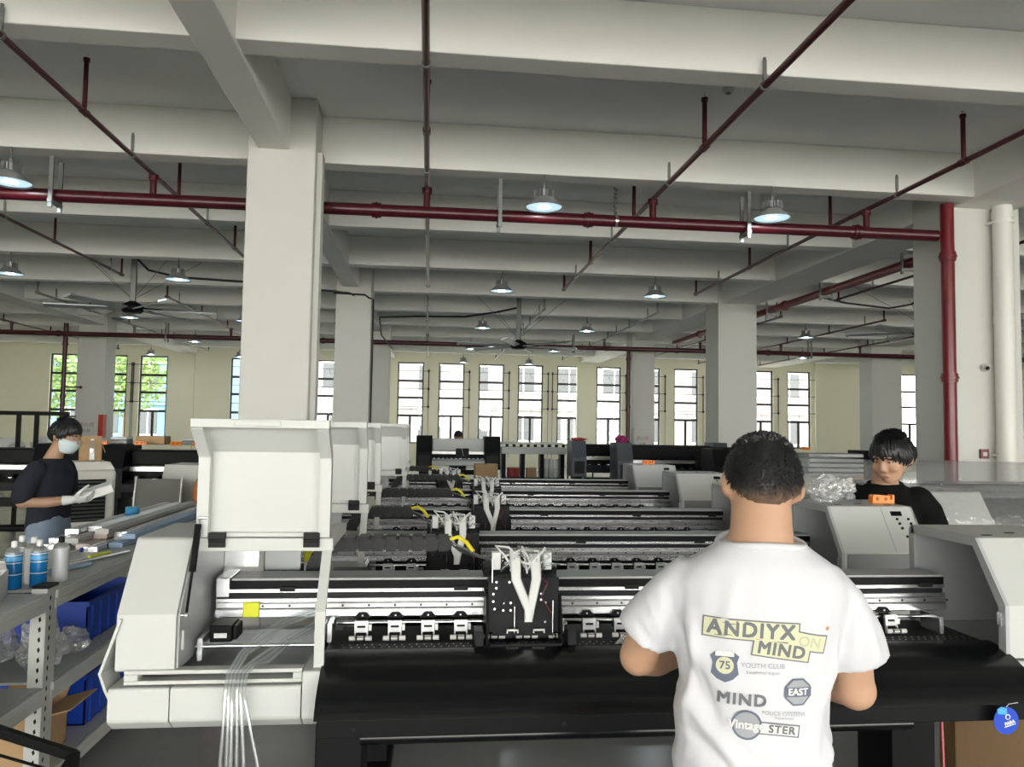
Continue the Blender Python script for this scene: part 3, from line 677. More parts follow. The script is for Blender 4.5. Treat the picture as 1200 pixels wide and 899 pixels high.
SPOTS = [((0, 2.42, 0), .335, 'white wide-format printer with hoses over its door, first in the row before the worker'),
         ((.03, 3.5, 0), .1, 'white wide-format printer second in the row, directly behind the one being worked on'),
         ((.02, 4.66, 0), .38, 'white wide-format printer third in the row of lidded printers'),
         ((.13, 6.15, 0), .36, 'white wide-format printer fourth in the row of lidded printers'),
         ((.12, 7.5, 0), .1, 'white wide-format printer last in the row, nearest the windows')]
PRN = []
p0 = printer_shell('wide_format_printer', SPOTS[0][2], SPOTS[0][0], GP, SPOTS[0][1])
for i, (loc, cx, lab) in enumerate(SPOTS):
    p = p0 if i == 0 else dup(p0, loc, 0, lab)
    PRN.append((p, cx))
for p, cx in PRN:
    for k in KIDS(p):
        if k.name.startswith('carriage'): k.location.x = cx
    add_chain(p, cx)

# the other machines show a grey panel with a dark window below the slope of the right cover
for p, cx in PRN[1:]:
    q = MB().box(1.985, 2.405, -.004, 0, .9, 1.065).build('lower_front_panel', mat('panel_grey', (.2, .2, .195), .5), p)
    MB().box(2.33, 2.38, -.006, -.004, .93, .99).build('panel_window', M_BLKGLOSS, q)
# ------------------------------------------------------------------ people
from mathutils import noise as NZ
def V(*a): return Vector(a)
def ring_tube(mb, rings, n=22, e=2.0):
    """closed loft through rings (centre, half-axis u, half-axis v)"""
    vs = []
    for c, u, v in rings:
        c, u, v = Vector(c), Vector(u), Vector(v)
        for i in range(n):
            a = 2 * PI * i / n; cs, sn = math.cos(a), math.sin(a)
            k = (abs(cs) ** e + abs(sn) ** e) ** (-1 / e)
            vs.append(c + u * (cs * k) + v * (sn * k))
    k = len(rings)
    fs = [(i * n + j, i * n + (j + 1) % n, (i + 1) * n + (j + 1) % n, (i + 1) * n + j) for i in range(k - 1) for j in range(n)]
    fs += [tuple(range(n - 1, -1, -1)), tuple(range((k - 1) * n, k * n))]
    mb.add(vs, fs, 0, True)
def torso(mb, rows, e=2.3):
    ring_tube(mb, [((x, y, z), (rx, 0, 0), (0, ry, 0)) for z, x, y, rx, ry in rows], e=e)
def limb(mb, pts, rs, n=14):
    """tapered limb with extra points so that it bends softly; r or (ra, rb)"""
    P = [Vector(p) for p in pts]
    mb.tube(P, rs, n)
    for p, r in zip(P, rs): mb.ball(p, r * .995, nu=n, nv=8)
def hand(mb, wrist, d, nrm, side, curl=.5, s=1.0):
    """palm, four fingers of unequal length and a thumb leaving the side of the palm"""
    w = Vector(wrist); d = Vector(d).normalized(); nrm = Vector(nrm); nrm = (nrm - d * nrm.dot(d)).normalized(); sd = d.cross(nrm).normalized() * side
    ring_tube(mb, [(w - d * .01, sd * .028 * s, nrm * .021 * s), (w + d * .035 * s, sd * .038 * s, nrm * .017 * s), (w + d * .08 * s, sd * .043 * s, nrm * .015 * s), (w + d * .096 * s, sd * .04 * s, nrm * .011 * s)], 14)
    for k, L in enumerate((.068, .078, .073, .056)):
        b = w + d * .085 * s + sd * ((k - 1.5) * .0215 * s); p = [b]; a = .12
        for j, q in enumerate((.45, .32, .26)):
            a += curl * (.75 if j == 0 else .95)
            b = b + (d * math.cos(a) + nrm * math.sin(a)) * (L * q * s); p.append(b)
        mb.tube(p, [.0098 * s, .0094 * s, .0086 * s, .0072 * s], 8); mb.ball(p[-1], .0072 * s, nu=8, nv=6)
    b = w + d * .03 * s - sd * .036 * s
    p = [b, b + (d * .62 - sd * .6 + nrm * .3) * .036 * s, b + (d * .85 - sd * .6 + nrm * .55) * .062 * s, b + (d * 1.05 - sd * .5 + nrm * .8) * .076 * s]
    mb.tube(p, [.0125 * s, .0115 * s, .010 * s, .0085 * s], 8); mb.ball(p[-1], .0085 * s, nu=8, nv=6)
def sleeve(mb, pts, rs, n=18):
    mb.tube(pts, rs, n)
def xform(mb, i0, M):
    for i in range(i0, len(mb.v)): mb.v[i] = tuple(M @ Vector(mb.v[i]))
def head(mb, M, s=1.0):
    """head in its own frame: centre of skull at origin, face towards +y"""
    i0 = len(mb.v)
    mb.ball((0, -.012, .012), .0755, .096, .100, 24, 18)
    ring_tube(mb, [((0, .012, .03), (.071, 0, 0), (0, .085, 0)), ((0, .02, 0), (.071, 0, 0), (0, .082, 0)), ((0, .026, -.04), (.066, 0, 0), (0, .075, 0)), ((0, .036, -.075), (.055, 0, 0), (0, .06, 0)), ((0, .045, -.1), (.041, 0, 0), (0, .046, 0)), ((0, .05, -.115), (.024, 0, 0), (0, .03, 0))], 24)
    ring_tube(mb, [((0, .095, .015), (.009, 0, 0), (0, .012, 0)), ((0, .103, -.01), (.011, 0, 0), (0, .015, 0)), ((0, .108, -.032), (.017, 0, 0), (0, .02, 0)), ((0, .1, -.043), (.015, 0, 0), (0, .014, 0))], 12)
    mb.ball((0, .094, .03), .055, .014, .012)
    for sx in (-1, 1):
        mb.ball((sx * .086, -.014, -.004), .014, .018, .036, 12, 10); mb.ball((sx * .076, .002, -.028), .009, .012, .014, 10, 8)
        mb.ball((sx * .042, .078, -.028), .026, .022, .022)
    mb.ball((0, .094, -.066), .024, .012, .008); mb.ball((0, .092, -.08), .02, .012, .008)
    xform(mb, i0, M)
def remesh(mb, name, mats, vox, smooth=4, wrinkle=None, parent=None):
    me = mb.mesh(name + '_src', mats); o = bpy.data.objects.new(name + '_src', me); COL.objects.link(o)
    r = o.modifiers.new('r', 'REMESH'); r.mode = 'VOXEL'; r.voxel_size = vox; r.use_smooth_shade = True
    if smooth:
        k = o.modifiers.new('s', 'SMOOTH'); k.iterations = smooth; k.factor = .5
    dg = bpy.context.evaluated_depsgraph_get()
    out = bpy.data.meshes.new_from_object(o.evaluated_get(dg)); out.name = name
    bpy.data.objects.remove(o); bpy.data.meshes.remove(me)
    out.materials.clear(); out.materials.append(mats)
    if wrinkle:
        for v, n in [(v, v.normal.copy()) for v in out.vertices]: v.co += n * wrinkle(v.co)
        out.update()
    out.polygons.foreach_set('use_smooth', [True] * len(out.polygons))
    return link(name, out, parent)
def hair_cap(M, mat_, parent, line, thick, tufts, tl, seed=1, fringe=False, bare=0.0):
    """hair: a thick cap over the skull down to a hairline, with short locks"""
    rnd = random.Random(seed); mb = MB(); nu, nv = 48, 30; keep = {}
    for j in range(nv + 1):
        p = -PI / 2 + PI * j / nv
        for i in range(nu):
            a = 2 * PI * i / nu; d = V(math.cos(p) * math.cos(a), math.cos(p) * math.sin(a), math.sin(p))
            lim = line(d.y, d.x) + (.09 * NZ.noise(d * 9 + V(seed, 2, 0)) if fringe else 0)
            t = min(1, max(-.25, (d.z - lim) * 4)); k = thick * (max(.22, t) if d.z > lim else -.3) * (1 + .35 * NZ.noise(d * 5 + V(seed, 0, 0)))
            keep[(j, i)] = (V(d.x * (.0765 + k), -.012 + d.y * (.097 + k), .012 + d.z * (.101 + k)), d.z > lim - .12)
    idx = {}; 
    for q, (co, ok) in keep.items():
        idx[q] = len(mb.v); mb.v.append(tuple(co))
    for j in range(nv):
        for i in range(nu):
            f = [(j, i), (j, (i + 1) % nu), (j + 1, (i + 1) % nu), (j + 1, i)]
            if all(keep[q][1] for q in f): mb.f.append(tuple(idx[q] for q in f)); mb.m.append(0); mb.sm.append(True)
    for k in range(tufts):
        a = rnd.random() * 2 * PI; z = rnd.uniform(-.5, 1); c = math.sqrt(max(0, 1 - z * z)); d = V(c * math.cos(a), c * math.sin(a), z)
        lim = line(d.y, d.x)
        if z < lim + bare: continue
        g = min(1, (z - lim) * 2.2 + .1)
        if fringe: g = max(.6, g)
        b = V(d.x * (.076 + thick * .7 * g), -.012 + d.y * (.096 + thick * .7 * g), .012 + d.z * (.1 + thick * .7 * g))
        fl = V(rnd.uniform(-.5, .5), .5, -.15 if z > .6 else -.75) if not fringe else V(rnd.uniform(-.35, .35), .35 if z > .7 else .05, -.3 if z > .7 else -1.1)
        di = (d * .75 + fl * .8).normalized(); sd = di.cross(d).normalized() * .0028
        L = tl * g * rnd.uniform(.5, 1.1); e = b + di * L - V(0, 0, L * .2); m = b + di * L * .5 + d * L * .14
        mb.add([b - sd, b + sd, m + sd * .8, e, m - sd * .8], [(0, 1, 2, 4), (4, 2, 3)])
    if fringe:                                          # chunky locks hanging over forehead, temples and nape
        for k in range(120):
            a = 2 * PI * k / 120 + rnd.uniform(-.05, .05); low = line(math.sin(a), math.cos(a)); e0 = min(1.2, low + rnd.uniform(.5, .9)); e1 = low - rnd.uniform(.02, .2); P = []; sw = rnd.uniform(-.18, .18)
            for j in range(5):
                u = j / 4; el = math.asin(max(-.95, min(.95, e0 + (e1 - e0) * u))); az = a + sw * u; r_ = thick * (.55 + .5 * math.sin(PI * min(1, u * .9 + .1)))
                d = V(math.cos(el) * math.cos(az), math.cos(el) * math.sin(az), math.sin(el)); P.append(V(d.x * (.0765 + r_), -.012 + d.y * (.097 + r_), .012 + d.z * (.101 + r_)))
            mb.tube(P, [.008, .0115, .0105, .007, .0012], 6)
    for i in range(len(mb.v)): mb.v[i] = tuple(M @ Vector(mb.v[i]))
    o = mb.build('hair', mat_, parent)
    return o
def face_bits(M, t, gaze=-.3, beard=False, lids=True):
    sk = mat('lip', (.42, .17, .13), .5); wh = mat('eye_white', (.7, .68, .64), .25); bk = mat('hair_black', (.01, .01, .011), .45)
    for s in (-1, 1):
        m = MB(); m.ball((s * .031, .083, .006), .0125, .012, .0085, 12, 8); xform(m, 0, M); m.build('eye', wh, t)
        m = MB(); m.ball((s * .031, .0945, .004), .0052, .002, .0052, 10, 6); xform(m, 0, M); m.build('iris', bk, t)
        m = MB(); m.tube([(s * .012, .104, .024), (s * .03, .102, .0295), (s * .05, .088, .024)], [.0035, .0042, .002], 6); xform(m, 0, M); m.build('eyebrow', bk, t)
        m = MB(); m.tube([(s * .016, .0935, .012), (s * .031, .097, .0125), (s * .046, .085, .008)], [.0035, .0048, .003], 6); xform(m, 0, M); m.build('eyelid', t['_skin_mat'] if False else MATS['skin'], t)
    m = MB(); m.tube([(-.022, .099, -.072), (-.008, .106, -.0705), (0, .106, -.072), (.008, .106, -.0705), (.022, .099, -.072)], [.003, .0055, .0055, .0055, .003], 8); xform(m, 0, M); m.build('lips', sk, t)
def skin_mat(name, col, hairfade=None):
    m = mat(name, col, .5, noise=.06, nscale=30, bump=.04, bscale=120)
    m.node_tree.nodes['Principled BSDF'].inputs['Subsurface Weight'].default_value = .12
    m.node_tree.nodes['Principled BSDF'].inputs['Subsurface Radius'].default_value = (.012, .004, .002)
    return m
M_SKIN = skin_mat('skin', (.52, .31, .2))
M_SKIN2 = skin_mat('skin_darker', (.42, .25, .16))  # darker skin tone for the masked and the far person
M_HAIR = mat('hair_black', (.01, .01, .011), .45)
def shoe(t, x, y, rz, m):
    q = MB(); ring_tube(q, [((0, -.07, .03), (.036, 0, 0), (0, 0, .03)), ((0, -.02, .045), (.042, 0, 0), (0, 0, .045)), ((0, .05, .04), (.045, 0, 0), (0, 0, .04)), ((0, .12, .032), (.048, 0, 0), (0, 0, .03)), ((0, .175, .025), (.035, 0, 0), (0, 0, .022))], 16)
    q.tube([(0, -.045, .04), (0, -.05, .1)], [.045, .047], 14)
    q.box(-.044, .044, -.075, .17, 0, .014)
    xform(q, 0, Matrix.Translation((x, y, 0)) @ Matrix.Rotation(rz, 4, 'Z')); q.build('shoe', m, t)

# --- worker in the white printed T-shirt, back to the camera
def HM(x, y, z, tilt=0, yaw=0, lean=0, s=1.0):
    return Matrix.Translation((x, y, z)) @ Matrix.Rotation(yaw, 4, 'Z') @ Matrix.Rotation(-tilt, 4, 'X') @ Matrix.Rotation(lean, 4, 'Y') @ Matrix.Scale(s, 4)
w = thing('person', 'person in a white printed T-shirt with back turned, working at the first printer', 'person', (.72, 1.62, 0), -.22)
HW = HM(.02, .035, 1.528, .34, -.04, .05, .92)
b = MB(); head(b, HW)
ring_tube(b, [((0, -.03, 1.33), (.1, 0, 0), (0, .07, 0)), ((.004, -.022, 1.39), (.074, 0, 0), (0, .066, 0)), ((.01, -.008, 1.44), (.066, 0, 0), (0, .064, 0)), ((.014, .012, 1.49), (.064, 0, 0), (0, .066, 0)), ((.016, .03, 1.54), (.06, 0, 0), (0, .06, 0))], 20)
torso(b, [(.8, 0, 0, .13, .09), (.95, 0, 0, .13, .09), (1.15, 0, 0, .14, .09), (1.3, 0, -.01, .13, .075), (1.36, 0, -.02, .08, .06)])
AL = [(-.15, 0, 1.29), (-.225, .03, 1.21), (-.25, .075, 1.125), (-.2, .2, 1.085), (-.13, .33, 1.06)]
AR = [(.15, 0, 1.28), (.205, .01, 1.19), (.222, .045, 1.085), (.17, .18, 1.065), (.11, .31, 1.05)]
for A in (AL, AR): limb(b, A, [.036, .042, .0445, .042, .028])
hand(b, AL[-1], (.45, .85, -.15), (0, -.2, -1), 1, .45); hand(b, AR[-1], (-.45, .85, -.15), (0, -.2, -1), -1, .45)
for sx in (-1, 1): limb(b, [(sx * .085, 0, .85), (sx * .1, .01, .48), (sx * .11, -.01, .09)], [.085, .052, .036])
remesh(b, 'body', M_SKIN, .007, 5, None, w)
FOLDS = [(-.155, 1.29, -.13, 1.08, .012, .007), (-.17, 1.24, -.10, 1.02, .012, -.008), (-.14, 1.25, -.16, 1.0, .01, .007), (-.17, 1.1, -.02, .93, .013, .008), (-.17, 1.04, .0, .89, .012, -.008), (-.165, .98, .03, .88, .014, .008),
         (.15, 1.27, .13, 1.08, .011, .006), (.165, 1.2, .11, .98, .012, -.006), (.16, 1.02, .05, .9, .013, .007), (.14, 1.1, .15, .92, .011, -.006), (-.2, 1.32, -.17, 1.2, .008, -.006), (.19, 1.31, .165, 1.18, .008, -.006),
         (-.24, 1.29, -.2, 1.19, .009, .005), (-.27, 1.25, -.22, 1.17, .008, -.005), (.21, 1.28, .235, 1.16, .009, .005), (-.06, 1.36, -.1, 1.2, .02, .003), (.07, 1.36, .1, 1.2, .02, .003), (-.1, .95, .06, .9, .012, .006)]
def wr_white(c):
    d = 0
    if c.z < 1.3:
        k = min(1, (1.3 - c.z) * 5)
        d += .007 * k * math.sin(34 * (c.z + .75 * c.x) + 7 * NZ.noise(c * 5)) * (.5 + .5 * NZ.noise(c * 3.1)) 
        d += .009 * k * math.sin(30 * (c.z - .9 * abs(c.x) ** 1.2) + 6 * NZ.noise(c * 4)) * max(0, NZ.noise(c * 2.5 + V(3, 1, 0)))
    d += .003 * NZ.noise(c * 11)
    if c.y < .03:
        for x0, z0, x1, z1, wd, am in FOLDS:
            ux, uz = x1 - x0, z1 - z0; L2 = ux * ux + uz * uz; px, pz = c.x - x0, c.z - z0
            t = (px * ux + pz * uz) / L2
            if -.15 < t < 1.15:
                e = abs(px * uz - pz * ux) / math.sqrt(L2) + .012 * NZ.noise(V(c.x * 9, c.z * 9, am * 900))
                d += 1.7 * am * math.exp(-(e / wd) ** 2) * max(0, 1 - abs(2 * t - 1) ** 3)
    return d
b = MB()
torso(b, [(.86, -.012, -.005, .176, .135), (.93, -.012, -.003, .168, .13), (1.0, -.01, 0, .162, .126), (1.08, -.008, 0, .161, .124), (1.16, -.005, -.004, .168, .124), (1.23, 0, -.008, .172, .12), (1.29, .002, -.012, .182, .114), (1.335, .003, -.018, .18, .102), (1.37, .004, -.022, .148, .09), (1.395, .006, -.02, .108, .08), (1.412, .007, -.018, .09, .074)], 2.4)
sleeve(b, [(-.125, -.008, 1.335), (-.175, 0, 1.28), (-.215, .016, 1.232), (-.242, .03, 1.19)], [.056, .062, .064, .068])
sleeve(b, [(.125, -.008, 1.33), (.17, 0, 1.275), (.2, .006, 1.22), (.22, .014, 1.155)], [.056, .062, .063, .066])
M_TEE = mat('white_cotton', (.64, .64, .665), .85, bump=.12, bscale=14)
sh = remesh(b, 't_shirt', M_TEE, .0085, 5, wr_white, w)
q = MB(); q.tube([(.09 * math.cos(a) + .007, -.016 + .075 * math.sin(a), 1.418 - .014 * math.cos(a) ** 2 + .008 * math.sin(a)) for a in [2 * PI * k / 28 for k in range(29)]], .0085, 8); q.build('collar', M_TEE, w)
p_later = True
b = MB()
torso(b, [(.82, 0, 0, .16, .115), (.9, 0, 0, .165, .12), (.98, 0, 0, .155, .115)])
for sx in (-1, 1): limb(b, [(sx * .085, 0, .84), (sx * .095, .005, .65), (sx * .1, .01, .46), (sx * .108, -.005, .28), (sx * .11, -.01, .1)], [.095, .085, .072, .066, .062])
remesh(b, 'trousers', mat('dark_trousers', (.025, .027, .032), .8), .012, 3, None, w)
for sx in (-1, 1): shoe(w, sx * .11, -.0, -sx * .1, M_RUBBER)
# short hair fading out at the nape and the sides
hm = bpy.data.materials.new('short_hair_fade'); hm.use_nodes = True; nt = hm.node_tree; bs = nt.nodes['Principled BSDF']; bs.inputs['Roughness'].default_value = .5
geo = nt.nodes.new('ShaderNodeTexCoord'); sp = nt.nodes.new('ShaderNodeSeparateXYZ'); nt.links.new(geo.outputs['Object'], sp.inputs[0])
ns = nt.nodes.new('ShaderNodeTexNoise'); ns.inputs['Scale'].default_value = 90; nt.links.new(geo.outputs['Object'], ns.inputs['Vector'])
ad = nt.nodes.new('ShaderNodeMath'); ad.operation = 'MULTIPLY_ADD'; ad.inputs[1].default_value = .05; nt.links.new(ns.outputs[0], ad.inputs[0]); nt.links.new(sp.outputs['Z'], ad.inputs[2])
mr = nt.nodes.new('ShaderNodeMapRange'); mr.inputs['From Min'].default_value = 1.465; mr.inputs['From Max'].default_value = 1.56; nt.links.new(ad.outputs[0], mr.inputs['Value'])
mx = nt.nodes.new('ShaderNodeMix'); mx.data_type = 'RGBA'; mx.inputs['A'].default_value = (.42, .26, .17, 1); mx.inputs['B'].default_value = (.012, .012, .013, 1)
nt.links.new(mr.outputs[0], mx.inputs['Factor']); nt.links.new(mx.outputs['Result'], bs.inputs['Base Color'])
hair_cap(HW, hm, w, lambda y, x: .25 if y > .5 else (.1 if y > .1 else -.1 - 1.15 * max(0, min(.62, -y - .02))), .012, 5200, .02, 4, False, .25)

# print on the back of the T-shirt: flat lettering laid onto the cloth
from mathutils.bvhtree import BVHTree
BV = BVHTree.FromPolygons([v.co.copy() for v in sh.data.vertices], [tuple(p.vertices) for p in sh.data.polygons])
def on_back(x, z, lift=.0015):
    h = BV.ray_cast(Vector((x, -1, z)), Vector((0, 1, 0)))
    return h[0].y - lift if h[0] else -.12
PX, PZ = -.012, 1.207
INK = mat('print_ink_grey', (.16, .165, .18), .8); INK2 = mat('print_ink_light', (.34, .35, .37), .8); CRM = mat('print_cream', (.62, .62, .42), .85); BLU = mat('print_slate', (.13, .15, .2), .8); CHK = mat('print_white', (.75, .75, .72), .85)
def lay(me, ox, oz, rot, lift):
    c, s = math.cos(rot), math.sin(rot)
    for v in me.vertices:
        x = ox + v.co.x * c - v.co.y * s; z = oz + v.co.x * s + v.co.y * c
        x = PX + (x - PX) * 1.12; z = PZ + (z - PZ) * 1.1 + .05 * (x - PX)
        v.co = (x, on_back(x, z, lift), z)
    me.update(); return me
def p_text(s, x, z, size, m, rot=0, bold=0, lift=.003, sx=1.0, name='lettering'):
    me = text_mesh(s, size, m, extrude=0, bold=0, sx=sx)
    if bold:                                            # heavier weight: a second, slightly shifted stroke in the same mesh
        n = len(me.vertices); co = [v.co.copy() for v in me.vertices]; fs = [tuple(p.vertices) for p in me.polygons]
        q = MB(); d = min(bold, size * .035)
        for dx, dy in ((-d, -d), (d, -d), (d, d), (-d, d)): q.add([c + V(dx, dy, 0) for c in co], fs)
        me = q.mesh('lettering', m)
    link(name, lay(me, x, z, rot, lift), w)
def p_shape(pts, x, z, m, rot=0, lift=.0018, name='print_patch'):
    bm = MB(); cxx = sum(p[0] for p in pts) / len(pts); czz = sum(p[1] for p in pts) / len(pts); N = 6; n = len(pts)
    P = []
    for k in range(n):
        a, b2 = pts[k], pts[(k + 1) % n]
        for j in range(4): P.append((a[0] + (b2[0] - a[0]) * j / 4, a[1] + (b2[1] - a[1]) * j / 4))
    n = len(P); bm.v.append((cxx, czz, 0))
    for r in range(1, N + 1): bm.v += [(cxx + (p[0] - cxx) * r / N, czz + (p[1] - czz) * r / N, 0) for p in P]
    for k in range(n): bm.f.append((0, 1 + k, 1 + (k + 1) % n))
    for r in range(N - 1):
        for k in range(n): bm.f.append((1 + r * n + k, 1 + (r + 1) * n + k, 1 + (r + 1) * n + (k + 1) % n, 1 + r * n + (k + 1) % n))
    bm.m = [0] * len(bm.f); bm.sm = [True] * len(bm.f)
    link(name, lay(bm.mesh(name, m), x, z, rot, lift), w)
def circ(r, n=20): return [(r * math.cos(2 * PI * k / n), r * math.sin(2 * PI * k / n)) for k in range(n)]
def rect(a, b): return [(-a, -b), (a, -b), (a, b), (-a, b)]
PX, PZ = -.012, 1.207
def banner(x, z, a, b2, rot, m):
    p_shape(rect(a, b2), x, z, INK, rot, .0016); p_shape(rect(a - .0025, b2 - .0025), x, z, m, rot, .0022)
banner(PX + .078, PZ + .014, .036, .017, -.22, CRM); p_text('ON', PX + .082, PZ + .013, .026, mat('print_cream_dark', (.5, .5, .36), .85), -.22, .0004)
banner(PX - .02, PZ + .036, .085, .019, -.07, CRM); p_text('ANDIYX', PX - .02, PZ + .036, .037, INK, -.07, .0011, sx=1.15)
banner(PX + .032, PZ - .0, .052, .0165, -.16, CRM); p_text('MIND', PX + .032, PZ, .031, INK, -.16, .001, sx=1.12)
shield = [(0, -.03), (.014, -.024), (.024, -.014), (.021, .006), (.025, .018), (.015, .027), (0, .024), (-.015, .027), (-.025, .018), (-.021, .006), (-.024, -.014), (-.014, -.024)]
p_shape(shield, PX - .066, PZ - .03, BLU); p_shape(circ(.0155), PX - .066, PZ - .029, CRM, 0, .0026); p_shape(rect(.016, .0045), PX - .066, PZ - .008, CHK, 0, .0026)
p_text('75', PX - .066, PZ - .029, .02, BLU, 0, .0003, .0036)
p_text('YOUTH CLUB', PX + .0, PZ - .028, .0125, INK2, -.03); p_text('Established august', PX + .0, PZ - .04, .008, INK2, -.03)
p_text('MIND', PX - .037, PZ - .09, .03, INK, -.03, .001, sx=1.18)
p_shape(circ(.026, 8), PX + .062, PZ - .076, BLU, .39); p_shape(circ(.0225, 8), PX + .062, PZ - .076, INK2, .39, .0026); p_shape(rect(.025, .0085), PX + .062, PZ - .076, BLU, -.05, .0031); p_text('EAST', PX + .062, PZ - .076, .0165, CHK, -.05, .0005, .004)
p_text('POLICE CITIZENS', PX + .036, PZ - .114, .01, INK2, -.06); p_text('Department', PX + .037, PZ - .122, .007, INK2, -.06)
banner(PX + .028, PZ - .143, .036, .0115, -.1, CHK); p_text('STER', PX + .033, PZ - .1435, .0195, INK, -.1, .0009, .0034, sx=1.15)
p_shape(circ(.0265), PX - .028, PZ - .135, BLU, 0, .0027); p_shape(circ(.0225), PX - .028, PZ - .135, INK2, 0, .0032); p_text('Vintage', PX - .029, PZ - .135, .021, BLU, -.06, .0022, .0042); p_text('Vintage', PX - .029, PZ - .135, .021, CHK, -.06, .0006, .005)

p_shape(circ(.004, 8), .105, PZ + .035, mat('orange_stain', (.5, .28, .16), .9), name='stain')

# --- worker in the black T-shirt, looking down behind the second printer
k = thing('person', 'person in a black T-shirt looking down behind the second printer', 'person', (2.68, 4.24, 0), 2.52)
HB = HM(-.045, .13, 1.512, .3, -.42, .0, 1.13)
b = MB(); head(b, HB)
ring_tube(b, [((0, .0, 1.28), (.11, 0, 0), (0, .08, 0)), ((0, .015, 1.35), (.075, 0, 0), (0, .07, 0)), ((0, .05, 1.42), (.066, 0, 0), (0, .066, 0)), ((0, .09, 1.49), (.06, 0, 0), (0, .062, 0))], 20)
torso(b, [(.85, 0, 0, .13, .09), (1.1, 0, 0, .15, .1), (1.28, 0, 0, .15, .09)])
BL = [(-.17, 0, 1.24), (-.25, -.03, 1.12), (-.265, -.04, .98), (-.265, -.01, .86), (-.26, .03, .75)]
BR = [(.17, 0, 1.24), (.26, -.03, 1.12), (.275, -.04, .98), (.275, -.01, .86), (.27, .03, .75)]
for A in (BL, BR): limb(b, A, [.045, .048, .046, .042, .03])
hand(b, BL[-1], (0, .15, -1), (1, .2, 0), 1, .3); hand(b, BR[-1], (0, .15, -1), (-1, .2, 0), -1, .3)
for sx in (-1, 1): limb(b, [(sx * .09, 0, .85), (sx * .11, .02, .48), (sx * .12, .0, .09)], [.09, .055, .038])
remesh(b, 'body', M_SKIN, .008, 4, None, k)
b = MB()
torso(b, [(.84, 0, 0, .17, .12), (.95, 0, 0, .168, .12), (1.08, 0, 0, .18, .125), (1.17, 0, 0, .195, .125), (1.24, 0, 0, .2, .12), (1.29, 0, -.005, .185, .105), (1.325, 0, .0, .14, .09), (1.352, 0, .008, .098, .08)], 2.3)
limb(b, [(-.17, 0, 1.265), (-.215, -.02, 1.2), (-.245, -.03, 1.12), (-.26, -.03, 1.05)], [.082, .085, .082, .08])
limb(b, [(.17, 0, 1.265), (.22, -.02, 1.2), (.255, -.03, 1.12), (.27, -.03, 1.05)], [.082, .085, .082, .08])
remesh(b, 't_shirt', mat('black_cotton', (.004, .004, .0045), .9, spec=.2), .01, 4, lambda c: .003 * NZ.noise(c * 9), k)
q = MB(); q.tube([(.093 * math.cos(a), .014 + .076 * math.sin(a), 1.354 - .012 * math.sin(a)) for a in [2 * PI * i / 28 for i in range(29)]], .007, 8); q.build('collar', MATS['black_cotton'], k)
q = MB(); q.tube([(-.12, .126, 1.222), (-.1, .131, 1.216), (-.08, .134, 1.211), (-.055, .136, 1.206)], .0045, 6, flat=(1.4, .6)); q.build('chest_logo', M_RIBBON, k)
b = MB()
torso(b, [(.8, 0, 0, .165, .12), (.9, 0, 0, .165, .12), (.98, 0, 0, .155, .115)])
for sx in (-1, 1): limb(b, [(sx * .09, 0, .84), (sx * .105, .01, .65), (sx * .112, .02, .46), (sx * .118, .01, .28), (sx * .12, 0, .1)], [.098, .088, .078, .072, .07])
remesh(b, 'trousers', mat('black_trousers', (.012, .012, .014), .85), .013, 3, None, k)
for sx in (-1, 1): shoe(k, sx * .12, 0, -sx * .15, M_RUBBER)
hair_cap(HB, M_HAIR, k, lambda y, x: (.06 + .1 * x if y > .62 else (-.1 - .25 * max(0, min(1, (.62 - y) * 2.2)) if y > .05 else -.2 - .5 * max(0, min(1, -y)))), .019, 6500, .03, 9, True)
face_bits(HB, k)

# --- worker with a face mask and white gloves at the left
g = thing('person', 'person in a dark T-shirt with face mask and white gloves holding a white box', 'person', (-2.78, 6.0, 0), -1.75)
HG = HM(.0, .1, 1.535, .3, -.1, 0, 1.0)
b = MB(); head(b, HG)
ring_tube(b, [((0, -.01, 1.3), (.1, 0, 0), (0, .08, 0)), ((0, .01, 1.37), (.066, 0, 0), (0, .064, 0)), ((0, .04, 1.43), (.06, 0, 0), (0, .06, 0)), ((0, .075, 1.49), (.056, 0, 0), (0, .058, 0))], 20)
torso(b, [(.85, 0, 0, .13, .09), (1.1, 0, 0, .14, .09), (1.3, 0, 0, .14, .085)])
GL = [(-.15, 0, 1.26), (-.225, -.02, 1.18), (-.235, .0, 1.06), (-.19, .13, 1.07), (-.12, .25, 1.09)]
GR = [(.15, 0, 1.26), (.23, -.03, 1.18), (.245, -.03, 1.06), (.19, .11, 1.06), (.12, .25, 1.075)]
for A in (GL, GR): limb(b, A, [.04, .042, .044, .04, .028])
for sx in (-1, 1): limb(b, [(sx * .09, 0, .85), (sx * .1, .02, .48), (sx * .11, .0, .09)], [.085, .052, .036])
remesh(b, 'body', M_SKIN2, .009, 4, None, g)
for A, sx in ((GL, 1), (GR, -1)):
    b = MB(); d = (Vector(A[-1]) - Vector(A[-2])).normalized()
    hand(b, A[-1], (sx * .3, .9, .05), (0, .1, 1) if sx > 0 else (sx * .6, .1, .8), sx, .5, 1.08); b.tube([Vector(A[-1]) - d * .06, Vector(A[-1]) - d * .02, Vector(A[-1]) + d * .01], [.038, .033, .031], 12)
    remesh(b, 'glove', mat('white_glove', (.72, .72, .7), .8), .006, 2, None, g)
b = MB()
torso(b, [(.84, 0, -.01, .17, .125), (.92, 0, -.005, .165, .122), (1.05, 0, 0, .165, .12), (1.16, 0, 0, .175, .12), (1.24, 0, 0, .182, .115), (1.3, 0, -.005, .17, .1), (1.34, 0, 0, .125, .085), (1.365, 0, .005, .085, .072)], 2.3)
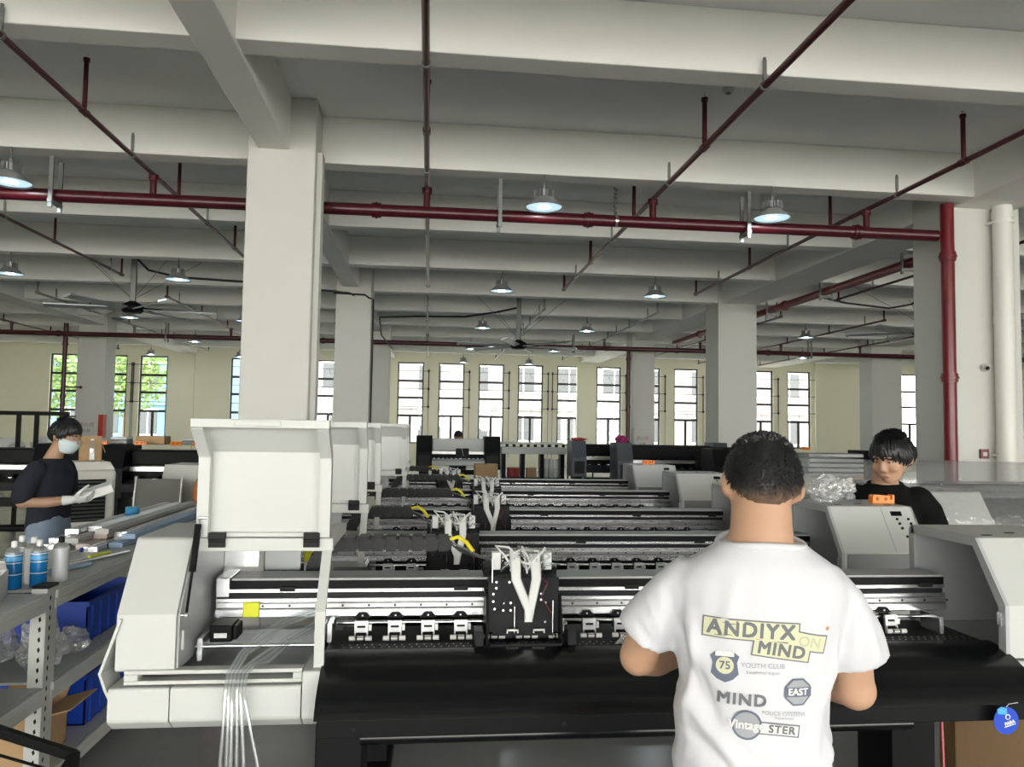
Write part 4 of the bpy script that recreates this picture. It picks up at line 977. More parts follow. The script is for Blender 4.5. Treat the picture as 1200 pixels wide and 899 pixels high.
limb(b, [(-.16, 0, 1.285), (-.2, -.01, 1.23), (-.22, -.02, 1.17), (-.232, -.02, 1.11)], [.07, .074, .074, .074])
limb(b, [(.16, 0, 1.285), (.2, -.015, 1.23), (.225, -.03, 1.17), (.242, -.035, 1.11)], [.07, .074, .074, .074])
remesh(b, 't_shirt', mat('navy_cotton', (.022, .024, .034), .9, spec=.2), .01, 4, lambda c: .003 * NZ.noise(c * 9), g)
b = MB()
torso(b, [(.8, 0, 0, .16, .118), (.9, 0, 0, .165, .12), (.98, 0, 0, .155, .115)])
for sx in (-1, 1): limb(b, [(sx * .09, 0, .84), (sx * .1, .01, .65), (sx * .105, .02, .46), (sx * .11, .01, .28), (sx * .11, 0, .1)], [.098, .086, .074, .068, .066])
remesh(b, 'trousers', mat('pale_denim', (.2, .26, .34), .8, noise=.2, nscale=12), .013, 3, None, g)
for sx in (-1, 1): shoe(g, sx * .11, 0, -sx * .12, M_RUBBER)
hair_cap(HG, M_HAIR, g, lambda y, x: (.16 if y > .62 else (-.05 - .25 * max(0, min(1, (.62 - y) * 2.2)) if y > .05 else -.2 - .5 * max(0, min(1, -y)))), .016, 3500, .028, 12, True)
face_bits(HG, g)
m = MB(); ring_tube(m, [((0, .045, -.012), (.079, 0, 0), (0, .066, 0)), ((0, .048, -.04), (.075, 0, 0), (0, .076, 0)), ((0, .046, -.08), (.063, 0, 0), (0, .066, 0)), ((0, .045, -.115), (.048, 0, 0), (0, .045, 0))], 24, 2.2); xform(m, 0, HG)
m.build('face_mask', mat('mask_blue_white', (.62, .72, .74), .8), g)
for sx in (-1, 1):
    m = MB(); m.tube([(sx * .07, .05, -.02), (sx * .08, .02, .0), (sx * .083, -.015, .015)], .002, 5); xform(m, 0, HG); m.build('mask_loop', M_RIBBON, g)
pb = thing('paper_box', 'small white box held in white gloves by the masked person', 'box', (-2.44, 5.98, 1.095), .1)
MB().box(-.12, .12, -.1, .1, 0, .05).build('box', M_RIBBON, pb, bevel=.003); MB().box(-.122, .122, -.102, .102, .05, .06).build('lid', M_RIBBON, pb, bevel=.002)
pb.rotation_euler = (.1, -.35, .3)
# ------------------------------------------------------------------ loose things on and around the first printers
def crumple(name, label, cat, loc, r, seed, m, amp=.5, sub=(26, 18), kind=None):
    rnd = V(seed * 7.3, seed * 1.7, 0); mb = MB(); mb.ball((0, 0, 0), 1, 1, 1, *sub)
    for i, v in enumerate(mb.v):
        d = Vector(v); k = 1 + amp * NZ.noise(d * 2.2 + rnd) + amp * .6 * NZ.noise(d * 6 + rnd) + amp * .35 * abs(NZ.noise(d * 13 + rnd))
        p = Vector((d.x * r[0], d.y * r[1], d.z * r[2])) * k
        mb.v[i] = (p.x, p.y, max(p.z + r[2] * .8, 0))
    mb.sm = [False] * len(mb.sm)
    return tag(mb.build(name, m, None, loc), label, cat)
M_CRINKLE = film_mat('crinkled_film', clear=.5, rough=.14, white=.5, bump=.8, bscale=40)
crumple('crumpled_film', 'crumpled clear wrapping film on the second printer cover', 'film', (2.08, 3.82, 1.283), (.075, .07, .075), 2, M_CRINKLE)
crumple('crumpled_film', 'small ball of clear film beside the black-shirted person', 'film', (2.27, 3.95, 1.283), (.045, .04, .06), 5, M_CRINKLE)
crumple('crumpled_film', 'crumpled clear film on the third printer cover by the head of the white-shirted person', 'film', (2.3, 5.0, 1.283), (.12, .1, .09), 8, M_CRINKLE)
def clip(x, y, z, rz, label):
    t = thing('orange_clip', label, 'clip', (x, y, z), rz, 'orange plastic transport clips')
    MB().prism([(-.06, 0), (.06, 0), (.06, .045), (.048, .045), (.048, .02), (.036, .02), (.036, .04), (-.052, .045), (-.06, .035)], -.02, .02, 'y').build('clip_body', M_ORANGE, t, bevel=.003)
    for a in (-.035, .012): MB().cyl((a, -.021, .024), (a, -.0195, .024), .01, 10).build('finger_hole', mat('orange_dark', (.4, .08, .01), .5), t)
    return t
clip(2.38, 3.8, 1.281, 0, 'orange plastic clip on the second printer cover'); clip(2.3, 7.82, 1.281, 0, 'orange plastic clip on the last printer cover')
# zip bag on the platen
zb = thing('zip_bag', 'clear zip bag of small parts on the first printer platen', 'bag', (.74, 2.585, .921), -.5)
mb = MB(); nx, ny = 16, 14
for j in range(ny + 1):
    for i in range(nx + 1):
        u, v = i / nx, j / ny; e = min(u, 1 - u, v, 1 - v) * 4; hgt = .035 * min(1, e) * (1 + .8 * NZ.noise(V(u * 5, v * 5, 1))) + .01 * abs(NZ.noise(V(u * 14, v * 14, 4)))
        mb.v.append((-.075 + .15 * u, -.06 + .12 * v, max(.002, hgt)))
for j in range(ny):
    for i in range(nx): a = j * (nx + 1) + i; mb.f.append((a, a + 1, a + nx + 2, a + nx + 1)); mb.m.append(0); mb.sm.append(False)
mb.build('bag_film', M_CRINKLE, zb); MB().box(-.075, -.068, -.06, .06, .001, .006).build('zip_strip', M_RIBBON, zb)
rb = random.Random(5)
for k in range(7):
    x, y = rb.uniform(-.04, .05), rb.uniform(-.035, .035); MB().cyl((x, y, .003), (x + rb.uniform(-.02, .02), y + .015, .012), .004, 6).build('screw', M_CHROME, zb)
# clear hoses over the front of the left bay
for k in range(6):
    g = k // 3; j = k % 3; o = .011 * j
    yf = 2.356 - .006 * j
    xb = (-.578 + o) if g == 0 else (-.545 + o); lean = (-.015, 0, .004, .01, .03, .085)[k]
    if g == 0: up = [(-.30, 2.76, 1.012), (-.40, 2.71, 1.01 - o), (-.47, 2.62, 1.0 - o), (-.525 + o, 2.52, .978 - o), (-.56 + o, 2.44, .945)]
    else: up = [(-.28, 2.75, .985), (-.37, 2.66, .98 - o), (-.44, 2.55, .96 - o), (-.50 + o, 2.46, .935 - o), (-.53 + o, 2.41, .92)]
    tag(MB().tube(up + [(xb, 2.375, .905), (xb, yf, .86), (xb + lean * .3 + .004, yf - .012, .74), (xb + lean + .004, yf - .02, .5), (xb + lean * 1.6, yf - .03, .2), (xb + lean * 1.9, yf - .03, .012)], .0058, 8).build('ink_hose', M_TUBE), ('clear hose looping widest over the first printer door', 'clear hose beside the widest loop on the first printer door', 'clear hose inside the wide loops on the first printer door', 'clear hose of the straight bundle on the first printer door', 'middle clear hose of the straight bundle on the first printer door', 'clear hose splayed away from the bundle below the first printer')[k], 'hose', 'clear hoses over the door')
# blue tag and carton at the right end
tg = thing('hang_tag', 'round blue tag with white lettering hung under the first printer', 'tag', (1.82, 2.255, .755))
MB().cyl((0, 0, 0), (0, .002, 0), .042, 28).build('disc', mat('tag_blue', (.01, .06, .5), .35), tg)
MB().prism([(-.03, .022), (0, .02), (.0, .038), (-.018, .044), (-.032, .036)], -.003, -.0005, 'y').build('corner_sticker', mat('tag_light_blue', (.08, .4, .8), .35), tg)
MB().cyl((.004, -.0015, .012), (.004, -.0005, .012), .0085, 16).build('logo_ring', M_RIBBON, tg)
MB().cyl((.004, -.002, .012), (.004, -.001, .012), .0055, 14).box(.002, .006, -.003, -.002, .006, .018).build('logo_core', MATS['tag_blue'], tg)
o = link('lettering', text_mesh('PARA', .0145, M_RIBBON, extrude=.0005, bold=.0006), tg, (.01, -.002, -.006)); o.rotation_euler = (PI / 2, -.3, 0)
MB().bar((-.008, -.0015, -.0195), (.03, -.0015, -.009), .001, .0025).build('underline', M_RIBBON, tg)
MB().tube([(0, .001, .04), (.01, .002, .05), (.04, .0, .055)], .001, 5).build('string', M_RIBBON, tg)
def carton(name, label, loc, rz, sx, sy, sz, flaps=(), m=M_CARD, grp=None):
    t = thing(name, label, 'box', loc, rz, grp); th = .006
    for a in ((-sx, -sx + th, -sy, sy), (sx - th, sx, -sy, sy), (-sx, sx, -sy, -sy + th), (-sx, sx, sy - th, sy)): MB().box(a[0], a[1], a[2], a[3], 0, sz).build('side_panel', m, t)
    MB().box(-sx, sx, -sy, sy, 0, th).build('bottom_panel', m, t)
    if not flaps: MB().box(-sx, sx, -sy, sy, sz, sz + th).build('top_panel', m, t); MB().box(-.03, .03, -sy - .001, sy + .001, sz + th, sz + th + .001).build('tape', mat('packing_tape', (.5, .38, .22), .25), t)
    for side, ang in flaps:
        L = (sy if side in 'lr' else sx) * .95; q = MB().box(-L, L, 0, min(sx, sy) * .95, -th / 2, th / 2).build('flap', m, t)
        x, y, r = {'f': (0, -sy, PI), 'b': (0, sy, 0), 'l': (-sx, 0, PI / 2), 'r': (sx, 0, -PI / 2)}[side]
        q.location = (x, y, sz); q.rotation_euler = (ang, 0, r)
    return t
carton('carton', 'cardboard carton on the floor past the right end of the first printer', (2.38, 2.72, 0), .1, .25, .2, .66)
carton('carton', 'brown carton on the floor between the first and second printers', (2.52, 3.28, 0), .02, .13, .1, .5)
tag(MB().tube([(1.72, 2.42, .7), (1.722, 2.415, .5), (1.715, 2.41, .3), (1.71, 2.21, .01)], .004, 6).build('wire', mat('pink_wire', (.5, .12, .14), .5)), 'thin pink wire hanging beside the stand leg of the first printer', 'wire')

# ------------------------------------------------------------------ steel rack at the left
RX0, RX1, RY0, RY1 = -2.16, -1.55, 2.3, 6.4
M_RACK = mat('rack_grey', (.52, .53, .5), .45, noise=.05, nscale=10)
rk = thing('steel_rack', 'pale grey slotted steel rack beside the printers', 'rack', (0, 0, 0))
SHZ = (.18, .55, .93)
for y in (2.3, 3.36, 5.0, 6.4):
    for x, s in ((RX1, -1), (RX0, 1)):
        m = MB().box(x if s > 0 else x - .06, x + .06 if s > 0 else x, y, y + .003, 0, .955).box(x - .0015, x + .0015, y, y + .09, 0, .955)
        u = m.build('upright', M_RACK, rk)
        q = MB()
        for k in range(22):
            z = .05 + .041 * k
            q.obox((x + s * .022, y - .0006, z), (.004, 0, .004), (0, .0006, 0), (-.002, 0, .008)); q.obox((x - s * .002, y + .03, z), (.0006, 0, 0), (0, .004, .004), (0, -.002, .008))
        tag(q.build('slot', M_RUBBER, u), kind='stuff')
        MB().box(x - .055 if s < 0 else x - .012, x + .012 if s < 0 else x + .055, y - .012, y + .075, .955, .968).build('end_cap', M_RUBBER, u, bevel=.003)
for z in SHZ:
    for ya, yb in ((2.31, 3.36), (3.43, 5.0), (5.07, 6.4)):
        MB().box(RX0 + .01, RX1 - .01, ya, yb, z - .006, z + .004).build('shelf_board', M_RACK, rk)
        for x in (RX1, RX0):
            MB().box(x - .015, x + .005, ya, yb, z - .07, z - .03).box(x - .008, x + .012, ya, yb, z - .03, z + .004).build('shelf_beam', M_RACK, rk, bevel=.004)
ZT = .9345
BLU_CAN = mat('can_blue', (.008, .17, .45), .22); WHT_CAN = mat('can_white', (.68, .68, .7), .3)
def can(x, y, body, cap, label, rot=0):
    t = thing('spray_can', label, 'can', (x, y, ZT), rot, 'spray cans on the rack')
    MB().lathe([(0, 0), (.03, 0), (.0325, .004), (.0325, .15), (.03, .158), (.024, .168), (.014, .174), (0, .174)], n=24).build('can_body', body, t)
    MB().lathe([(.0328, .14), (.0328, .146), (.0325, .146)], n=24).lathe([(.0328, .108), (.0328, .112), (.0325, .112)], n=24).build('stripe', WHT_CAN, t) if body is BLU_CAN else None
    if body is BLU_CAN:
        MB().lathe([(.0328, .06), (.0328, .064), (.0325, .064)], n=24).build('stripe', WHT_CAN, t); MB().lathe([(.0329, .118), (.0329, .136)], n=24).build('label_band', mat('can_light', (.12, .45, .8), .3), t)
    MB().lathe([(.0327, .15), (.0305, .1585), (.0245, .1685), (.0145, .1745)], n=24).build('shoulder', M_ALU, t)
    MB().lathe([(.0125, .172), (.0125, .196), (.009, .2), (0, .2)], n=14).build('nozzle', cap, t)
can(-1.735, 3.46, BLU_CAN, M_RIBBON, 'blue spray can with white nozzle behind the white carton tray'); can(-1.653, 3.5, BLU_CAN, M_RIBBON, 'blue spray can with white nozzle near the rack edge')
can(-1.715, 3.58, WHT_CAN, M_RIBBON, 'pale spray can between two blue cans'); can(-1.785, 3.62, WHT_CAN, M_RIBBON, 'pale spray can at the back of the can group')
can(-1.61, 3.6, WHT_CAN, M_RUBBER, 'white spray can with a black cap')
carton('carton_tray', 'open white carton tray on the rack top beside the spray cans', (-1.74, 3.2, ZT), .35, .09, .13, .1, (('b', 2.6),), mat('white_card', (.66, .65, .63), .7))
carton('carton_tray', 'open white carton tray on the middle shelf of the rack', (-1.76, 2.95, .5545), .3, .13, .17, .12, (('b', 2.6),), MATS['white_card'])
def stick(name, a, b, r, m, label, cat, m2=None, r2=None):
    t = thing(name, label, cat, a); d = Vector(b) - Vector(a)
    MB().cyl((0, 0, 0), d * .6, r, 10).build('shaft', m, t); MB().cyl(d * .58, d, r2 or r * 2, 12).build('handle', m2 or m, t, )
    return t
stick('screwdriver', (-1.78, 3.95, ZT + .012), (-1.68, 4.3, ZT + .012), .005, M_CHROME, 'screwdriver with a yellow handle on the rack', 'tool', M_YELLOW, .012)
stick('screwdriver', (-1.9, 4.25, ZT + .012), (-1.84, 4.5, ZT + .012), .005, M_CHROME, 'screwdriver with a blue handle on the rack', 'tool', M_BLUE, .012)
stick('cutter', (-1.75, 3.75, ZT + .012), (-1.64, 3.98, ZT + .012), .01, mat('pale_blue', (.4, .55, .75), .4), 'pale blue cutter lying on the rack', 'cutter', MATS['pale_blue'], .011)
stick('metal_rod', (-1.82, 3.72, ZT + .01), (-1.6, 4.35, ZT + .01), .008, M_ALU, 'pale metal rod lying across the rack top', 'rod', M_ALU, .009)
# wrapped aluminium profiles
PFM = [mat('foil_silver', (.6, .61, .61), .25, .7, noise=.2, nscale=40, bump=.5, bscale=50), mat('profile_white', (.5, .49, .47), .45), mat('profile_pink', (.62, .5, .46), .5), M_ALU, mat('profile_blue', (.3, .42, .6), .4)]
rp = random.Random(11)
for k in range(13):
    lay_, col = k // 5, k % 5
    x = -2.06 + .08 * col + .02 * lay_ + .0; z = ZT - .006 + .032 * lay_; y0 = 4.35 + rp.uniform(0, .3) + .12 * lay_; y1 = 6.3 + rp.uniform(-.15, .35); dx = .02
    mm = PFM[(0, 1, 2, 0, 4)[col] if lay_ < 2 else (0, 3, 1)[col]]
    t = thing('aluminium_profile', '%s profile %s the pile on the rack top' % ({0: 'foil wrapped', 1: 'white', 2: 'pinkish wrapped', 3: 'bare aluminium', 4: 'bluish'}[PFM.index(mm)], ('at the bottom of', 'in the middle of', 'on top of')[lay_]), 'profile', (x, y0, z), 0, 'profiles piled on the rack')
    d = Vector((dx, y1 - y0, 0))
    MB().bar(Vector((0, 0, .02)), d + Vector((0, 0, .02)), .072, .026).bar(Vector((0, 0, .034)), d + Vector((0, 0, .034)), .03, .006).build('extrusion', mm, t, bevel=.006)
    MB().bar(Vector((0, -.004, .02)), Vector((0, .004, .02)), .074, .028).build('end_cap', mm, t)
tr = thing('tape_roll', 'small blue tape roll on the profile pile', 'tape', (-1.98, 5.42, 1.025))
MB().lathe([(.02, 0), (.045, 0), (.045, .045), (.02, .045), (.02, 0)], n=22).build('roll', mat('tape_teal', (.04, .26, .5), .35), tr); MB().lathe([(.018, .0), (.021, .0), (.021, .046), (.018, .046), (.018, 0)], n=20).build('core', M_CARD, tr)
# bins, bags and boxes on the lower shelves
def crate(x, y, z, rz, sx, sy, h, label, m=M_BLUE):
    t = thing('plastic_crate', label, 'crate', (x, y, z), rz, 'blue plastic crates on the rack')
    for a in ((-sx, -sx + .006, -sy, sy), (sx - .006, sx, -sy, sy), (-sx, sx, -sy, -sy + .006), (-sx, sx, sy - .006, sy)): MB().box(a[0], a[1], a[2], a[3], 0, h).build('side_panel', m, t)
    MB().box(-sx, sx, -sy, sy, 0, .006).build('bottom_panel', m, t)
    r = MB()
    for a, b_ in (((-sx - .012, sx + .012), (-sy - .012, -sy)), ((-sx - .012, sx + .012), (sy, sy + .012)), ((-sx - .012, -sx), (-sy, sy)), ((sx, sx + .012), (-sy, sy))): r.box(a[0], a[1], b_[0], b_[1], h - .025, h)
    r.build('rim', m, t)
    for k in range(6):
        MB().box(sx, sx + .008, -sy + (k + .5) * sy / 3 - .006, -sy + (k + .5) * sy / 3 + .006, 0, h - .025).build('rib', m, t)
    return t
crate(-1.86, 4.32, .5545, 0, .2, .3, .2, 'blue crate on the middle shelf among the plastic bags')
crate(-1.84, 4.28, .1845, 0, .22, .34, .24, 'blue crate on the bottom shelf behind the open carton')
carton('carton', 'open brown carton with raised flap on the bottom shelf of the rack', (-1.76, 3.62, .1845), 0, .14, .14, .2, (('r', .25), ('b', .9), ('l', -.3)))
for k, (x, y, z, r, lab) in enumerate(((-1.69, 3.64, .5545, (.08, .1, .11), 'big crinkled clear bag on the middle shelf next to the upright'), (-1.66, 3.87, .5545, (.06, .07, .06), 'flat clear bag of white parts on the middle shelf edge'), (-1.93, 3.72, .5545, (.08, .1, .08), 'clear bag of grey parts at the back of the middle shelf'), (-1.68, 4.72, .5545, (.1, .16, .07), 'long clear bag of chrome parts on the middle shelf'), (-2.02, 3.2, .5545, (.1, .1, .07), 'clear bag of dark parts by the white tray'))):
    crumple('parts_bag', lab, 'bag', (x, y, z), r, k + 20, [M_CRINKLE, M_FILM][k % 2])
    for j in range(3): pass
# black wire trolley at the lower left corner
wt = thing('wire_trolley', 'black wire trolley basket in front of the rack', 'trolley', (-1.33, 2.62, 0), -1.4)
for s in (-1, 1):
    MB().bar((s * .17, -.18, .03), (s * .17, -.18, .66), .022, .022).build('post', M_BLACK, wt); MB().bar((s * .17, .18, .03), (s * .17, .18, .5), .022, .022).build('post', M_BLACK, wt)
    MB().bar((s * .17, -.18, .66), (s * .17, .18, .5), .03, .03).build('side_rail', M_BLACK, wt)
    for k in range(4): MB().cyl((s * .17, -.18, .58 - .1 * k), (s * .17, .18, .43 - .07 * k), .005, 6).build('wire', M_BLACK, wt)
MB().bar((-.17, .18, .5), (.17, .18, .5), .03, .03).build('front_rail', M_BLACK, wt)
for k in range(3): MB().cyl((-.17, .18, .43 - .08 * k), (.17, .18, .43 - .08 * k), .005, 6).build('wire', M_BLACK, wt)
MB().box(-.17, .17, -.18, .18, .2, .215).build('tray', M_BLACK, wt)
for x in (-.17, .17):
    for y in (-.18, .18): MB().cyl((x - .012, y, .028), (x + .012, y, .028), .028, 12).build('wheel', M_RUBBER, wt)
# ------------------------------------------------------------------ machines and things further back
def dark_printer(name, label, loc, rz, L, end_m, bed_m, top_m=M_BLACK, grp=None, rollers=12, endw=.34, H=1.38, white_bed=False):
    """older printer: two end housings, a covered beam, a bed with rollers, a stand"""
    t = thing(name, label, 'printer', loc, rz, grp)
    for x in (0, L - endw):
        h = MB().prism([(0, .78), (0, 1.12), (.1, H), (.55, H), (.55, .78)], x, x + endw).build('end_housing', end_m, t, bevel=.015)
        MB().box(x + .04, x + endw - .04, -.006, 0, .84, 1.06).build('access_panel', M_PLATE, h, bevel=.003)
        MB().box(x + .06, x + endw - .06, .08, .48, .05, .78).build('stand_leg', M_BLACK, t, bevel=.01)
        MB().box(x + .04, x + endw - .04, -.12, .66, .0, .05).build('stand_foot', M_BLACK, t, bevel=.01)
    MB().box(endw, L - endw, .22, .52, 1.14, H - .06).build('beam_cover', top_m, t, bevel=.02)
    MB().box(endw, L - endw, .2, .22, 1.08, 1.13).build('beam_rail', M_RAIL, t)
    MB().box(endw, L - endw, .26, .5, .95, 1.12).build('beam_back', M_BLACK, t)
    MB().prism([(-.02, .86), (.0, .95), (.12, .98), (.26, .98), (.26, .84)], endw, L - endw).build('print_bed', bed_m, t, bevel=.01)
    rm = MB().box(-.03, .03, .15, .2, .985, 1.03).cyl((-.02, .15, .992), (.02, .15, .992), .012, 8, 1).mesh('pinch_roller', [M_BLACK, M_CHROME])
    step = (L - 2 * endw) / rollers
    for k in range(rollers): link('pinch_roller', rm, t, (endw + step * (k + .5), 0, 0))
    MB().box(endw, L - endw, .22, .3, .66, .76).build('cross_beam', M_BLACK, t)
    MB().cyl((endw, .0, .45), (L - endw, .0, .45), .04, 12).build('take_up_roll', M_BLACK, t)
    c = MB().box(-.13, .13, .1, .26, 1.0, 1.2).build('carriage', M_PLATE, t, (L * .55, 0, 0), bevel=.006)
    MB().tube([(-.02, .09, 1.22), (0, .08, 1.12), (.02, .09, 1.05)], .02, 6, flat=(1, .2)).build('ribbon_cable', M_RIBBON, c)
    return t
M_SLATE = mat('slate_housing', (.06, .07, .08), .45)
dark_printer('dark_printer', 'black printer in the left bay behind the cooler and the chair', (-3.72, 8.9, 0), 0, 3.1, M_BLACK, M_PLATE)
dark_printer('dark_printer', 'black printer at the far left behind the masked person', (-7.0, 9.0, 0), 0, 2.95, M_BLACK, M_PLATE)
dark_printer('dark_printer', 'black printer with a white bed standing before the windows', (-.25, 15.4, 0), 0, 1.7, M_BLACK, M_WHITE, M_WHITE, endw=.32, H=1.45)
dark_printer('dark_printer', 'slate-ended black printer in the aisle behind the row of printers', (3.1, 12.3, 0), 0, 2.75, M_SLATE, M_PLATE, rollers=14, endw=.26, H=1.42)
dark_printer('dark_printer', 'slate-ended black printer just behind the other slate one', (2.55, 13.4, 0), 0, 2.9, M_SLATE, M_PLATE, rollers=14, endw=.26, H=1.42)
dark_printer('dark_printer', 'long black printer between the slate ones and the right columns', (4.1, 10.6, 0), 0, 2.6, M_BLACK, M_PLATE, rollers=14, endw=.26, H=1.38)
# white roller bench before the windows
rbn = thing('roller_bench', 'long white bench with a row of black rollers before the windows', 'bench', (1.5, 15.6, 0))
MB().box(0, 1.35, 0, .5, 1.1, 1.24).build('bench_top', M_WHITE, rbn, bevel=.01); MB().box(0, 1.35, .46, .5, 1.28, 1.34).build('back_rail', M_WHITE, rbn)
for k in range(9): MB().cyl((.08 + .148 * k, .1, 1.27), (.14 + .148 * k, .1, 1.27), .03, 10).build('roller', M_RUBBER, rbn)
for x in (.05, .45, .85, 1.28): MB().box(x - .04, x + .04, .1, .4, 0, 1.1).build('leg', M_BLACK, rbn)
MB().box(.02, 1.33, .12, .38, .55, .6).build('lower_shelf', M_BLACK, rbn)
for k in range(5): tag(MB().lathe([(0, 0), (.05, 0), (.05, .38), (.02, .38), (.02, .4), (0, .4)], n=14).build('paper_roll', M_RIBBON, None, (2.45 + .11 * (k % 3), 15.78 + .12 * (k // 3), .601)), 'white paper roll standing on the bench lower shelf', 'roll', 'rolls under the white bench')
carton('carton', 'red carton on the lower shelf of the white bench', (1.76, 15.85, .601), 0, .12, .1, .2, m=mat('red_card', (.3, .03, .03), .7))
carton('carton', 'brown carton on the lower shelf of the white bench', (2.14, 15.85, .601), 0, .1, .1, .2)
carton('carton', 'brown carton standing in the aisle in front of the white bench', (1.02, 13.6, 0), 0, .2, .2, .98)
# tube frame trolley
ft = thing('frame_trolley', 'thin black tube trolley between the bench and slate printers', 'trolley', (2.75, 14.9, 0))
MB().tube([(0, 0, .35), (0, 0, 1.1), (.08, 0, 1.2), (.42, 0, 1.2), (.5, 0, 1.1), (.5, 0, .35)], .015, 8).build('push_handle', M_BLACK, ft)
MB().bar((0, 0, .85), (.5, 0, .85), .02, .02).build('cross_bar', M_BLACK, ft); MB().box(-.05, .85, -.4, .1, .3, .35).build('deck', M_BLACK, ft)
for x in (0, .8):
    for y in (-.35, .05): MB().cyl((x - .02, y, .07), (x + .02, y, .07), .07, 12).box(x - .012, x + .012, y - .012, y + .012, .1, .3).build('wheel', M_RUBBER, ft)
# small things on the slate printers
crumple('cloth', 'magenta cloth lying on top of the slate printer', 'cloth', (3.22, 12.55, 1.421), (.1, .08, .06), 31, mat('magenta_cloth', (.3, .02, .12), .8))
crumple('cloth', 'red and black cloth lying on top of the slate printer behind', 'cloth', (2.7, 13.65, 1.421), (.12, .1, .03), 32, mat('red_cloth', (.4, .05, .05), .8))
clip(5.6, 10.85, 1.381, 0, 'orange plastic clip on the long black printer')
# far person behind the white bed
fp = thing('person', 'tiny far person in white bending behind the white printer bed', 'person', (.62, 16.35, 0), PI)
b = MB(); hf = HM(0, .12, 1.42, .5, 0, 0, 1.0); head(b, hf)
ring_tube(b, [((0, 0, 1.15), (.1, 0, 0), (0, .08, 0)), ((0, .04, 1.24), (.06, 0, 0), (0, .06, 0)), ((0, .1, 1.36), (.055, 0, 0), (0, .055, 0))], 14)
for s in (-1, 1): limb(b, [(s * .17, 0, 1.15), (s * .22, .1, .98), (s * .15, .3, .96)], [.05, .042, .03]); hand(b, (s * .15, .3, .96), (0, 1, 0), (0, 0, -1), s, .4); limb(b, [(s * .09, -.05, .85), (s * .1, 0, .45), (s * .1, 0, .08)], [.08, .055, .04])
torso(b, [(.8, 0, -.05, .13, .09), (1.0, 0, -.03, .14, .09), (1.15, 0, 0, .13, .08)])
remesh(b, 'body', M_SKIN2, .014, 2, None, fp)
b = MB(); torso(b, [(.8, 0, -.05, .17, .125), (1.0, 0, -.03, .175, .125), (1.12, 0, 0, .18, .115), (1.2, 0, .01, .12, .09)])
for s in (-1, 1): limb(b, [(s * .15, 0, 1.13), (s * .2, .06, 1.04)], [.075, .07])
remesh(b, 't_shirt', MATS['white_cotton'], .016, 2, None, fp)
b = MB(); torso(b, [(.75, 0, -.05, .16, .115), (.88, 0, -.05, .16, .115)])
for s in (-1, 1): limb(b, [(s * .09, -.05, .8), (s * .1, 0, .45), (s * .1, 0, .1)], [.095, .075, .065])
remesh(b, 'trousers', MATS['dark_trousers'], .018, 2, None, fp)
for s in (-1, 1): shoe(fp, s * .1, 0, 0, M_RUBBER)
hair_cap(hf, M_HAIR, fp, lambda y, x: .25 if y > .4 else -.2, .02, 600, .03, 15)

# ------------------------------------------------------------------ left bay
ck = thing('air_cooler', 'white evaporative air cooler with side louvres behind the rack', 'cooler', (-3.0, 7.1, 0), .55)
MB().box(-.21, .21, -.18, .18, .08, 1.22).build('housing', mat('cooler_white', (.66, .66, .6), .45), ck, bevel=.03, seg=3)
MB().prism([(-.2, 1.22), (.2, 1.22), (.16, 1.29), (-.2, 1.29)], -.16, .16, 'y').build('control_top', MATS['cooler_white'], ck, bevel=.015)
MB().box(-.13, .13, -.19, -.18, .78, 1.14).build('louvre_backing', M_BLACK, ck)
for k in range(11): MB().obox((0, -.193, .8 + .032 * k), (.125, 0, 0), (0, .012, .006), (0, -.002, .003)).build('slat', M_STEEL, ck)
MB().box(.21, .216, -.13, .13, .6, 1.14).build('grille_backing', M_BLACK, ck)
for k in range(9): MB().box(.216, .222, -.13 + .03 * k, -.125 + .03 * k, .6, 1.14).build('grille_bar', M_BLACK, ck)
for x in (-.17, .17):
    for y in (-.14, .14): MB().cyl((x - .015, y, .04), (x + .015, y, .04), .04, 12).build('caster', M_RUBBER, ck)
MB().box(.12, .19, -.19, -.183, .3, .4).build('badge', M_STEEL, ck)
carton('carton', 'open brown carton on top of the air cooler', (-2.98, 7.12, 1.291), .4, .09, .08, .15, (('r', -1.25), ('b', 1.1), ('l', -.3)))
bt = thing('bottle', 'clear drinks bottle standing on the air cooler before the carton', 'bottle', (-2.9, 6.96, 1.291))
MB().lathe([(0, 0), (.03, 0), (.032, .02), (.03, .08), (.032, .12), (.02, .165), (.013, .185)], n=18).build('bottle_wall', M_TUBE, bt); MB().lathe([(.014, .183), (.014, .2), (0, .2)], n=12).build('cap', M_RIBBON, bt)
ch = thing('chair', 'grey mesh-back chair with a chrome bar behind the profile pile', 'chair', (-2.42, 6.95, 0), PI)
for x in (-.2, .2):
    for y in (-.18, .2): MB().cyl((x, y, 0), (x * .95, y * .95, .62), .014, 8).build('leg', M_CHROME, ch)
    MB().tube([(x, -.18, .6), (x, -.22, .85), (x, -.27, 1.15)], .013, 8).build('back_post', M_CHROME, ch)
MB().box(-.22, .22, -.2, .22, .62, .68).build('seat', M_PLATE, ch, bevel=.015)
MB().sheet([(-.215, .78), (-.24, .95), (-.268, 1.13)], -.19, .19, 'x', .012).build('backrest', mat('mesh_grey', (.16, .16, .145), .6), ch)
MB().cyl((-.19, -.285, 1.08), (.19, -.285, 1.08), .01, 8).build('chrome_bar', M_CHROME, ch)
wc = thing('spare_cover', 'white sloped machine cover standing on its stand behind the chair', 'cover', (-2.3, 7.6, 0))
MB().prism([(-.29, .72), (.4, .72), (.4, 1.23), (-.2, 1.24)], 0, .45, 'y').build('cover_shell', mat('cover_offwhite', (.55, .55, .5), .45), wc, bevel=.02)
MB().box(-.2, .34, .05, .4, 0, .72).build('stand', M_BLACK, wc)
